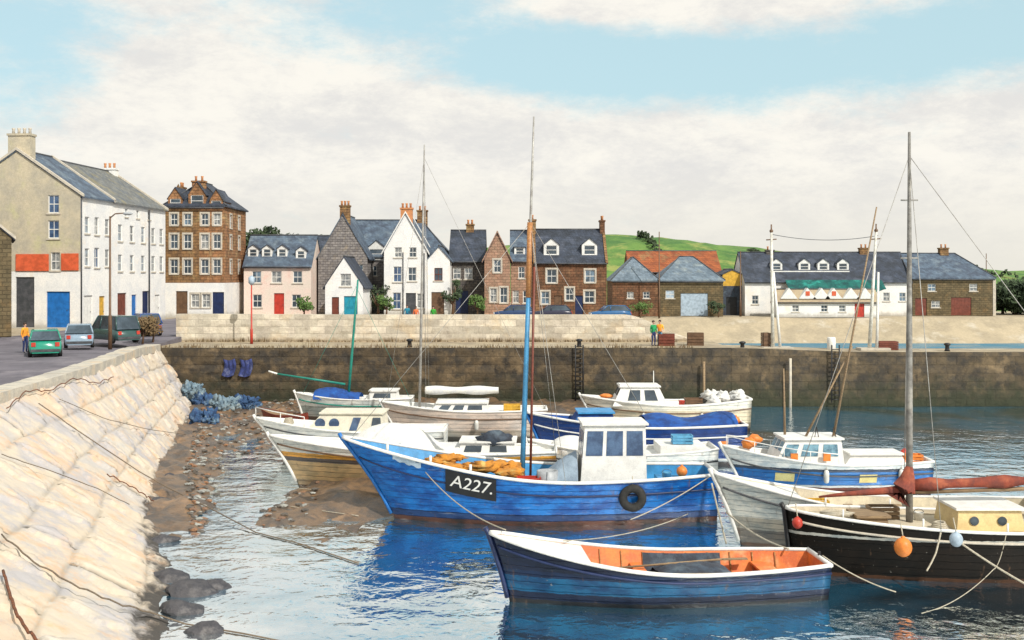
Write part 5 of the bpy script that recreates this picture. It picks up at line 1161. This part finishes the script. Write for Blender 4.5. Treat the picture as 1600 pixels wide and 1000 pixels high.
drape('rusty_chain', 'rusty chain at the bottom left corner of the embankment', [(2, 895), (12, 930), (22, 960), (38, 985), (60, 1010)], .035, RUST, cat='chain', jag=2)
drape('rusty_chain', 'short rusty chain on the middle of the embankment', [(165, 742), (195, 757), (225, 775), (238, 785)], .022, RUST, cat='chain', jag=2)
rope('mooring_rope', 'pale rope from the blue fishing boat bow to the open boat', [W(665, 738, 37.0), W(790, 828, 29.0)], .018, sag=.25)
rope('mooring_rope', 'pale rope from the open boat towards the blue stern', [W(880, 845, 29.8), W(1075, 803, 37.3)], .015, sag=.2)
rope('mooring_rope', 'pale rope slanting from the blue stern to the water', [W(1108, 745, 38.1), W(985, 812, 36.5)], .02, sag=.1)
rope('mooring_rope', 'thick pale rope from the white clinker bow to the open boat stern', [W(1135, 800, 35.0), W(1232, 858, 30.4)], .03, sag=.15)
rope('mooring_rope', 'pale rope hanging straight down from the white clinker bow', [W(1112, 755, 35.0), W(1135, 850, 34.7)], .03, sag=.02)
rope('mooring_rope', 'pale rope from open boat stern running under the black hull', [W(1285, 868, 29.6), W(1400, 925, 28.9)], .018, sag=.1)
rope('mooring_rope', 'grey rope from the pale fender to the lower right corner', [W(1500, 848, 29.9), W(1625, 925, 28.6)], .03, sag=.05)
rope('mooring_rope', 'frayed rope hanging below the rail of the black hull', [W(1470, 832, 30.1), W(1462, 865, 29.9), W(1448, 892, 29.7)], .025, sag=.02)
rope('mooring_rope', 'dotted rope curving low on the black hull', [W(1572, 836, 30.1), W(1552, 890, 29.8), W(1440, 958, 28)], .012, sag=.2)
rope('mooring_rope', 'pale line low across the mud to the blue bow', [water_pt(430, 758, .25), W(548, 768, 41)], .015, sag=.05)
rope('mooring_rope', 'low pale line from the mud past the blue hull foot', [water_pt(445, 790, .2), water_pt(560, 806, .15)], .015, sag=.0)

b = NB(); rg = random.Random(12)
for _ in range(2600):
    y = rg.uniform(35, 71.5); x = lerp_tab(BOTE, y)+rg.random()**1.5*(3+.3*(y-35)); z = mud_h(x, y)
    if z < -.05: continue
    r = rg.uniform(.03, .13); o = bmesh.ops.create_icosphere(b, subdivisions=1, radius=r)
    mi = rg.choice((0, 0, 1, 2))
    for v in o['verts']: v.co = Vector((v.co.x*rg.uniform(.8, 1.9), v.co.y*1.2, v.co.z*.6))+Vector((x, y, z))
    for f in {f for v in o['verts'] for f in v.link_faces}: f.material_index = mi
tag(ob('pebbles', b, [mat('dark_wet_pebbles', (.08, .07, .06), (.13, .11, .09), scale=3, rough=.5), mat('rusty_pebbles', (.28, .14, .07), (.2, .12, .08), scale=3, rough=.6), mat('pale_pebbles', (.38, .38, .34), (.25, .25, .24), scale=3, rough=.7)]), 'scattered pebbles and weed lumps on the mud', 'pebbles', kind='stuff')
# ---------------------------------------------------------------- rocks, nets, puddle stones
ROCK = mat('dark_weedy_rock', (.09, .085, .09), (.05, .05, .06), (.16, .15, .15), scale=2.5, rough=.7, bump=.8)
for i, (px, py, r, lb) in enumerate(((300, 925, .55, 'dark rounded rock standing in water off the embankment'), (335, 918, .38, 'small dark rock furthest out in the water'), (262, 905, .45, 'dark rock at the waterline below the rope'), (285, 955, .42, 'lower dark rock just above the bottom edge'),
        (258, 845, .35, 'grey rock at the foot of the embankment beside bright water'), (252, 790, .5, 'dark rock under the edge of the mud'), (262, 750, .45, 'dark rock below the upper stones'), (320, 985, .36, 'dark flat rock at the bottom of the water edge'), (270, 710, .35, 'small dark rock high on the mud edge'))):
    p = water_pt(px, py, .0); b = NB(); o = bmesh.ops.create_icosphere(b, subdivisions=3, radius=r)
    for v in b.verts: v.co = v.co*(1+.45*mn.noise(v.co*1.6/r*.6+Vector((i*7, 0, 0)))+.12*mn.noise(v.co*6)); v.co.z *= .62; v.co.x *= 1.3
    T = ob('rock', b, ROCK); T.location = p; tag(T, lb, 'rock', 'dark rocks at the foot of the embankment')
NETB = mat('blue_fishing_net', (.05, .12, .25), (.03, .06, .15), (.18, .28, .38), scale=4, rough=.9, bump=.9)
NETG = mat('pale_fishing_net', (.24, .33, .38), (.12, .19, .26), (.36, .42, .42), scale=4, rough=.9, bump=.9)
def heap(label, x, y, z, sx, sy, sz, m, seed):
    rng = random.Random(seed); b = NB()
    for k in range(7): ball(b, (rng.uniform(-.6, .6)*sx, rng.uniform(-.5, .5)*sy, sz*rng.uniform(.1, .35)), 1, (sx*.45, sy*.45, sz*.5), 28, 18, jit=1.1)
    for k in range(5):
        P = [(rng.uniform(-1, 1)*sx, rng.uniform(-1, .4)*sy, sz*rng.uniform(.1, .8)) for _ in range(5)]; tube(b, P, .02, 4)
    T = ob('net_heap', b, m, smooth=True); T.location = (x, y, z); tag(T, label, 'fishing net', 'blue net heaps at the foot of the embankment')
for i, (px, Y, s, m, lb) in enumerate(((300, 69.5, .8, NETG, 'pale blue net heap furthest up the embankment foot'), (322, 69, 1.0, NETB, 'bright blue net heap between two others by the pier corner'), (350, 68, .9, NETG, 'pale net heap next to the pier wall'), (385, 68.5, 1.0, NETB, 'deep blue net heap rightmost by the pier wall'), (318, 62.5, .8, NETB, 'blue net heap nearest the bare mud'))):
    x = wx(px, Y); heap(lb, x, Y, max(mud_h(x, Y), .1) if i else 1.0, s, .7, .9, m, i)
b = NB()
for k in range(2):
    cx = -18.7+k*1.1
    b = sheet(lambda u, v: Vector((cx-.4+.8*u+.1*math.sin(v*4), 71.86-.10*abs(math.sin(u*9))-.04*math.sin(v*7), 3.2-1.1*v-.12*math.sin(PI*u))), 14, 8, b)
tag(ob('hanging_net', b, mat('violet_blue_net', (.05, .07, .24), (.03, .04, .12), (.16, .18, .32), scale=4, rough=.9, bump=.8)), 'two violet blue net bundles hung on the pier face', 'fishing net')

# ---------------------------------------------------------------- pier furniture
def lattice_post(label, px, Y, h, top_dx, base=3.88):
    T = root('signal_mast', label, 'mast', (wx(px, Y), Y, base), 0, 'white masts on the pier')
    b = NB(); tube(b, [(-.15, 0, .1), (top_dx, 0, h)], [.13, .08], 8); ob('main_post', b, mat('flaked_white_paint', (.72, .71, .65), (.50, .48, .42), scale=3, rough=.7), T)
    b = NB(); tube(b, [(.35, 0, .1), (top_dx+.15, 0, h*.66)], [.1, .07], 8); ob('brace_post', b, WHITE, T)
    b = NB(); tube(b, [(top_dx-.35, 0, h-.5), (top_dx+.35, 0, h-.45)], .04, 6); tube(b, [(top_dx, 0, h-.05), (top_dx, 0, h+.55)], .05, 6); ball(b, (top_dx, 0, h+.1), .13); ob('masthead', b, BRNP, T)
    b = NB(); bx(b, -.9, 1.1, -.6, .6, 0, .16); ob('concrete_base', b, PALEW if False else MARGIN, T); return T
lattice_post('white masthead post at left of the pair on the pier', 1211, 73.7, 7.9, -.25, 3.69)
lattice_post('white masthead post at right of the pair on the pier', 1362, 73.7, 8.0, .3, 3.63)
rope('overhead_wire', 'thin wire strung between the two white pier masts', [W(1205, 366, 74), W(1372, 368, 74)], .022, LEAD, sag=.35, cat='wire')
def pole(label, px, Y, z0, py_top, m, r=.09, arm=False, cap=None, name='lamp_post', cat='lamp post'):
    x = wx(px, Y); zt = CAMZ+(HOR-py_top)/F*Y; T = root(name, label, cat, (x, Y, z0)); h = zt-z0
    b = NB(); tube(b, [(0, 0, 0), (0, 0, h*.25), (0, 0, h*.26), (0, 0, h)], [r*1.3, r*1.2, r*.8, r*.55], 8); ob('post', b, m, T)
    if arm:
        b = NB(); tube(b, [(0, 0, h-.1), (.3, 0, h+.15), (.9, 0, h+.2)], .04, 6); ob('arm', b, m, T)
        b = NB(); ball(b, (1.05, 0, h+.16), .2, (1.5, .8, .5)); ob('lamp', b, GREYP, T)
    if cap: b = NB(); lathe(b, [(.1, h), (.22, h+.15), (.22, h+.5), (.05, h+.65)], 8); ob('lantern', b, cap, T)
    return T
pole('tall brown street lamp beside the parked dark car', 172, 64.5, 4.3, 338, BRNP, .09, arm=True)
pole('slim red post with pale green lantern on the pier', 393, 76, 3.9, 445, REDP, .08, cap=PALEB)
pole('dark telegraph pole rising between the two slate sheds', 1030, 145, 3.0, 362, BRNP, .11, name='telegraph_pole', cat='pole')
pole('dark telegraph pole left of the white inn', 1157, 147.5, 3.0, 392, BRNP, .12, name='telegraph_pole', cat='pole')
pole('short dark pole standing right of the stone house roof', 1541, 161, 3, 396, BRNP, .1, name='telegraph_pole', cat='pole')
def crate(label, px, Y, w, h, m, z=3.88):
    T = root('fish_box', label, 'crate', (wx(px, Y), Y, z), R.uniform(-.2, .2), 'boxes standing on the pier')
    b = NB(); t = .04
    for s in (-1, 1):
        for k in range(4): z0 = h*k/4; bx(b, -w/2, w/2, s*.4-t/2, s*.4+t/2, z0+.01, z0+h/4-.02); bx(b, s*w/2-t, s*w/2, -.37, .37, z0+.012, z0+h/4-.018)
    bx(b, -w/2+t, w/2-t, -.36, .36, .02, .05); bx(b, -w/2+.05, w/2-.05, -.35, .35, h*.6, h*.8); ob('box_boards', b, m, T)
crate('brown slatted box beside the two standing people', 1042, 74, 1.05, .85, DRED)
crate('rounded brown box right of the people', 1087, 74.5, 1.1, .9, BRNP)
crate('low dark box at the foot of the left white mast', 1197, 74.3, .5, 1.1, BRNP, 3.69)
crate('dark box heap at the foot of the right white mast', 1386, 74, 1.3, .6, DRED, 3.63)
T = root('white_drum', 'small white drum on the pier between the masts', 'drum', (wx(1299, 74), 74, 3.63)); b = NB(); lathe(b, [(.28, 0), (.3, .03), (.28, .3), (.3, .45), (.28, .8), (.25, .85)], 14); ob('drum_shell', b, WHITE, T)
for i, px in enumerate((640, 905, 1160, 1480)):
    T = root('bollard', ['iron bollard on the pier behind the tall grey mast', 'iron bollard on the pier above the cream cabin boat', 'iron bollard on the pier left of the white masts', 'iron bollard on the pier right of the grey yacht mast'][i], 'bollard', (wx(px, 72.7), 72.7, 3.9 if i < 2 else (3.74, 3.63)[i-2]), 0, 'iron bollards on the pier')
    b = NB(); lathe(b, [(.2, 0), (.15, .1), (.13, .35), (.22, .42), (.22, .5), (.1, .55)], 10); ob('bollard_head', b, BLACK, T)
for i, (px, lb) in enumerate(((1305, 'dark iron ladder on the narrow pier arm'), (905, 'dark iron ladder on the broad pier above the cabin boat'))):
    T = root('pier_ladder', lb, 'ladder', (wx(px, 71.8), 71.8, 0), 0, 'ladders on the pier face'); b = NB()
    for s in (-.25, .25): tube(b, [(s, -.06, .3), (s, -.06, 4.1)], .05, 5)
    ob('rails', b, BLACK, T); b = NB()
    for k in range(12): tube(b, [(-.25, -.06, .5+k*.3), (.25, -.06, .5+k*.3)], .035, 4)
    ob('rungs', b, BLACK, T)
for i, (px, y0, y1, lb) in enumerate(((1235, 560, 655, 'slim pale mooring post below the left white mast'), (1100, 565, 620, 'slim timber post on the pier face above the bundled netting'))):
    b = NB(); p = W(px, y1, 71.6); q = W(px, y0, 71.6); tube(b, [(p.x, p.y, -.5), q], .09, 7); tag(ob('mooring_post', b, MARGIN if i == 0 else WOOD), lb, 'post')

# ---------------------------------------------------------------- cars
def car(label, x, y, rz, c, L=4.0, H=1.42, Wd=1.68, kind='hatch', z=4.3, cat='car'):
    T = root('parked_car', label, cat, (x, y, z), rz, 'cars parked along the quay road')
    m = mat('car_paint_'+label.split()[0]+label.split()[1], c, tuple(v*.85 for v in c), scale=1, rough=.25, bump=.02, coat=.6); hw = Wd/2
    est = kind == 'estate'
    # body shell: stations (x, belt height, half width factor)
    st = [(-L/2, .45, .82), (-L/2+.06, .72, .9), (-L/2+.35, .80, .97), (-L/2+1.0, .88, 1), (0, .92, 1), (L/2-.9, .93, 1), (L/2-.2, .90, .96), (L/2-.02, .70, .9), (L/2, .45, .84)]
    b = NB(); g = []
    for (sx, bz, k) in st:
        w = hw*k; row = [(-w*.93, .22), (-w, .42), (-w, bz*.8), (-w*.93, bz), (w*.93, bz), (w, bz*.8), (w, .42), (w*.93, .22)]
        g.append([b.verts.new((sx, yy, zz)) for yy, zz in row])
    for i in range(len(g)-1):
        for k in range(8): b.faces.new((g[i][k], g[i][(k+1) % 8], g[i+1][(k+1) % 8], g[i+1][k])).smooth = True
    b.faces.new(g[0]); b.faces.new(g[-1][::-1]); Bd = ob('body', b, m, T)
    rr = L/2-.15 if est or kind == 'hatch' else L/2-.7
    lo = [(-L/2+1.0, .88), (rr+.05, .92)]; hi = [(-L/2+1.65, H), (rr-(.25 if est else .42), H)]
    b = NB(); A = [(lo[0][0], -hw*.92, lo[0][1]), (lo[1][0], -hw*.92, lo[1][1]), (lo[1][0], hw*.92, lo[1][1]), (lo[0][0], hw*.92, lo[0][1])]
    Bq = [(hi[0][0], -hw*.76, hi[0][1]-.04), (hi[1][0], -hw*.76, hi[1][1]-.04), (hi[1][0], hw*.76, hi[1][1]-.04), (hi[0][0], hw*.76, hi[0][1]-.04)]
    a_ = [b.verts.new(p) for p in A]; c_ = [b.verts.new(p) for p in Bq]
    for i in range(4): b.faces.new((a_[i], a_[(i+1) % 4], c_[(i+1) % 4], c_[i]))
    ob('windows', b, GL, T)
    b = NB(); prism(b, [Vector(p)+Vector((0, 0, 0)) for p in Bq], (0, 0, .06))
    for i in range(4): tube(b, [A[i], Bq[i]], .045, 5)
    for s in (-1, 1): tube(b, [(-.1, s*hw*.925, .9), (-.05, s*hw*.765, H-.04)], .04, 5)
    ob('roof', b, m, T)
    for sx in (-L/2+.72, L/2-.72):
        for s in (-1, 1):
            b = NB(); tube(b, [(sx, s*(hw-.2), .31), (sx, s*(hw+.01), .31)], .31, 16); Wl = ob('wheel', b, RUB, T)
            b = NB(); tube(b, [(sx, s*(hw+.011), .31), (sx, s*(hw+.02), .31)], .18, 12); ob('rim', b, GREYP, Wl)
    for s in (-1, 1):
        b = NB(); bx(b, -L/2-.015, -L/2+.1, s*hw*.62-.17, s*hw*.62+.17, .56, .70); ob('headlight', b, WHITE, T)
        b = NB(); bx(b, L/2-.1, L/2+.015, s*hw*.70-.11, s*hw*.70+.11, .58, .80); ob('tail_light', b, REDP, T)
    for sx in (-L/2-.03, L/2-.09): b = NB(); bx(b, sx, sx+.12, -hw*.86, hw*.86, .30, .44); ob('bumper', b, LEAD, T)
    return T
car('green hatchback parked nearest on the quay road', wx(70, 60), 60, -1.15, (.02, .30, .20), L=3.9)
car('pale blue grey car parked behind the green hatchback', wx(124, 67), 67, -1.2, (.28, .38, .48))
car('dark green estate car parked behind the street lamp', wx(180, 72), 71.5, -.75, (.035, .09, .085), L=4.5, H=1.75, Wd=1.8, kind='estate')
car('small blue car parked furthest along by the cream wall', wx(226, 80), 80, -1.0, (.02, .08, .30), H=1.6)
car('dark blue car seen over the cream wall by the salmon gable', wx(803, 108), 108, .05, (.02, .05, .14), z=4.31)
car('dark car seen over the cream wall by the red brown house', wx(862, 108), 108, .0, (.03, .03, .06), z=4.31)
car('bright blue car seen over the cream wall beside the sheds', wx(953, 107), 107, .1, (.02, .12, .30), z=4.31)

# ---------------------------------------------------------------- people
SKIN = mat('skin', (.55, .33, .24), (.48, .28, .2), scale=8, rough=.6); HAIRD = mat('dark_hair', (.05, .03, .02), (.03, .02, .015), scale=20, rough=.7)
def person(label, loc, rz, h, top, legs, armpose=0, hair=None):
    k = h/1.75; V = []; E = []; Rr = []
    def add(p, r, par=None):
        V.append((p[0]*k, p[1]*k, p[2]*k)); Rr.append(r*k); i = len(V)-1
        if par is not None: E.append((par, i))
        return i
    pel = add((0, 0, .95), .135); wa = add((0, 0, 1.12), .125, pel); ch = add((0, -.005, 1.33), .15, wa); nk = add((0, .0, 1.48), .065, ch); n2 = add((0, -.01, 1.55), .055, nk)
    hd = add((0, -.02, 1.63), .085, n2); h2_ = add((0, -.01, 1.70), .075, hd)
    nose = add((0, -.105, 1.63), .012, hd)
    marks = {}
    for s in (-1, 1):
        hp = add((s*.10, 0, .90), .095, pel); kn = add((s*.11, -.03, .50), .06, hp); an = add((s*.12, .01, .09), .042, kn); add((s*.13, -.14, .04), .035, an)
        sh = add((s*.19, 0, 1.42), .065, ch); bend = armpose if s == 1 else 0
        el = add((s*.25, .02, 1.14), .045, sh); wr = add((s*.25, -.08-.2*bend, .90+.22*bend), .03, el)
        pm = add((s*.25, -.10-.25*bend, .83+.24*bend), .034, wr)
        for f, (dx, ln) in enumerate(((-.03, .065), (-.01, .075), (.01, .07), (.028, .055))):
            f1 = add((s*.25+dx, -.115-.26*bend, .79+.24*bend), .009, pm); add((s*.25+dx, -.13-.26*bend, .79-ln*.7+.24*bend), .008, f1)
        t1 = add((s*.22, -.135-.25*bend, .85+.24*bend), .010, wr); add((s*.215, -.15-.26*bend, .81+.24*bend), .009, t1)
    me = bpy.data.meshes.new('tmp'); me.from_pydata(V, E, []); o = bpy.data.objects.new('tmp', me); COL.objects.link(o)
    md = o.modifiers.new('s', 'SKIN'); ss = o.modifiers.new('u', 'SUBSURF'); ss.levels = 1; ss.render_levels = 1
    sv = me.skin_vertices[0].data
    for i, r in enumerate(Rr): sv[i].radius = (r, r); sv[i].use_root = (i == 0)
    dg = bpy.context.evaluated_depsgraph_get(); m2 = bpy.data.meshes.new_from_object(o.evaluated_get(dg)); bpy.data.objects.remove(o)
    for m in (SKIN, top, legs, BLACK): m2.materials.append(m)
    for p in m2.polygons:
        c = p.center/k; p.use_smooth = True
        arm = abs(c.x) > .17
        if c.z < .10 and abs(c.x) < .2 and not (arm and c.z > .5): mi = 3
        elif c.z > 1.50: mi = 0
        elif arm and c.z < .93+.2*armpose*(c.x > 0): mi = 0
        elif c.z < .98 and not arm: mi = 2
        else: mi = 1
        p.material_index = mi
    P = root('person', label, 'person', loc, rz); bo = bpy.data.objects.new('body', m2); COL.objects.link(bo); bo.parent = P
    b = NB(); ball(b, (0, .012*k, 1.70*k), .098*k, (1, 1.1, .95), 12, 9); 
    for v in list(b.verts):
        if v.co.y < -.05*k and v.co.z < 1.70*k: v.co.y = -.04*k
    ob('hair', b, hair or HAIRD, P)
    b = NB()
    for s in (-1, 1): ball(b, (s*.03*k, -.095*k, 1.655*k), .009*k, u=6, v=4)
    ob('eyes', b, BLACK, P); b = NB(); ball(b, (0, -.095*k, 1.585*k), .012*k, (2, .6, .6), 6, 4); ob('mouth', b, DRED, P)
    b = NB()
    for s in (-1, 1): ball(b, (s*.092*k, 0, 1.63*k), .02*k, (.5, .8, 1.3), 6, 5)
    ob('ears', b, SKIN, P)
JG = mat('green_jacket', (.02, .32, .10), (.01, .2, .07), scale=6, rough=.8); JY = mat('yellow_jacket', (.80, .42, .03), (.78, .25, .03), scale=3, rough=.7); TR = mat('navy_trousers', (.03, .05, .16), (.02, .03, .1), scale=6, rough=.9)
JB = mat('light_blue_trousers', (.12, .28, .42), (.08, .2, .3), scale=5, rough=.9)
person('person in green jacket and navy trousers standing on the pier', (wx(1021, 73.6), 73.6, 3.89), .5, 1.72, JG, TR)
person('person in yellow orange jacket and blue trousers beside the box', (wx(1031, 74), 74, 3.89), -.4, 1.74, JY, JB, 1)
person('person in turquoise coat before the white gabled house', (wx(636, 96), 96, 4.31), .1, 1.75, mat('turquoise_coat', (.02, .25, .36), (.02, .16, .25), scale=5, rough=.9), TR)
person('person in orange top right of the turquoise coat', (wx(650, 95), 95, 4.31), .3, 1.65, JY if False else mat('orange_top', (.72, .18, .06), (.6, .14, .05), scale=5, rough=.9), TR)
person('person in bright green top before the narrow white wing', (wx(677, 94), 94, 4.31), -.3, 1.72, mat('bright_green_top', (.06, .42, .05), (.04, .3, .04), scale=5, rough=.9), TR)
person('person in orange yellow jacket left of the green hatchback', (wx(39, 61.5), 61.5, 4.3), 1.2, 1.7, JY, TR)
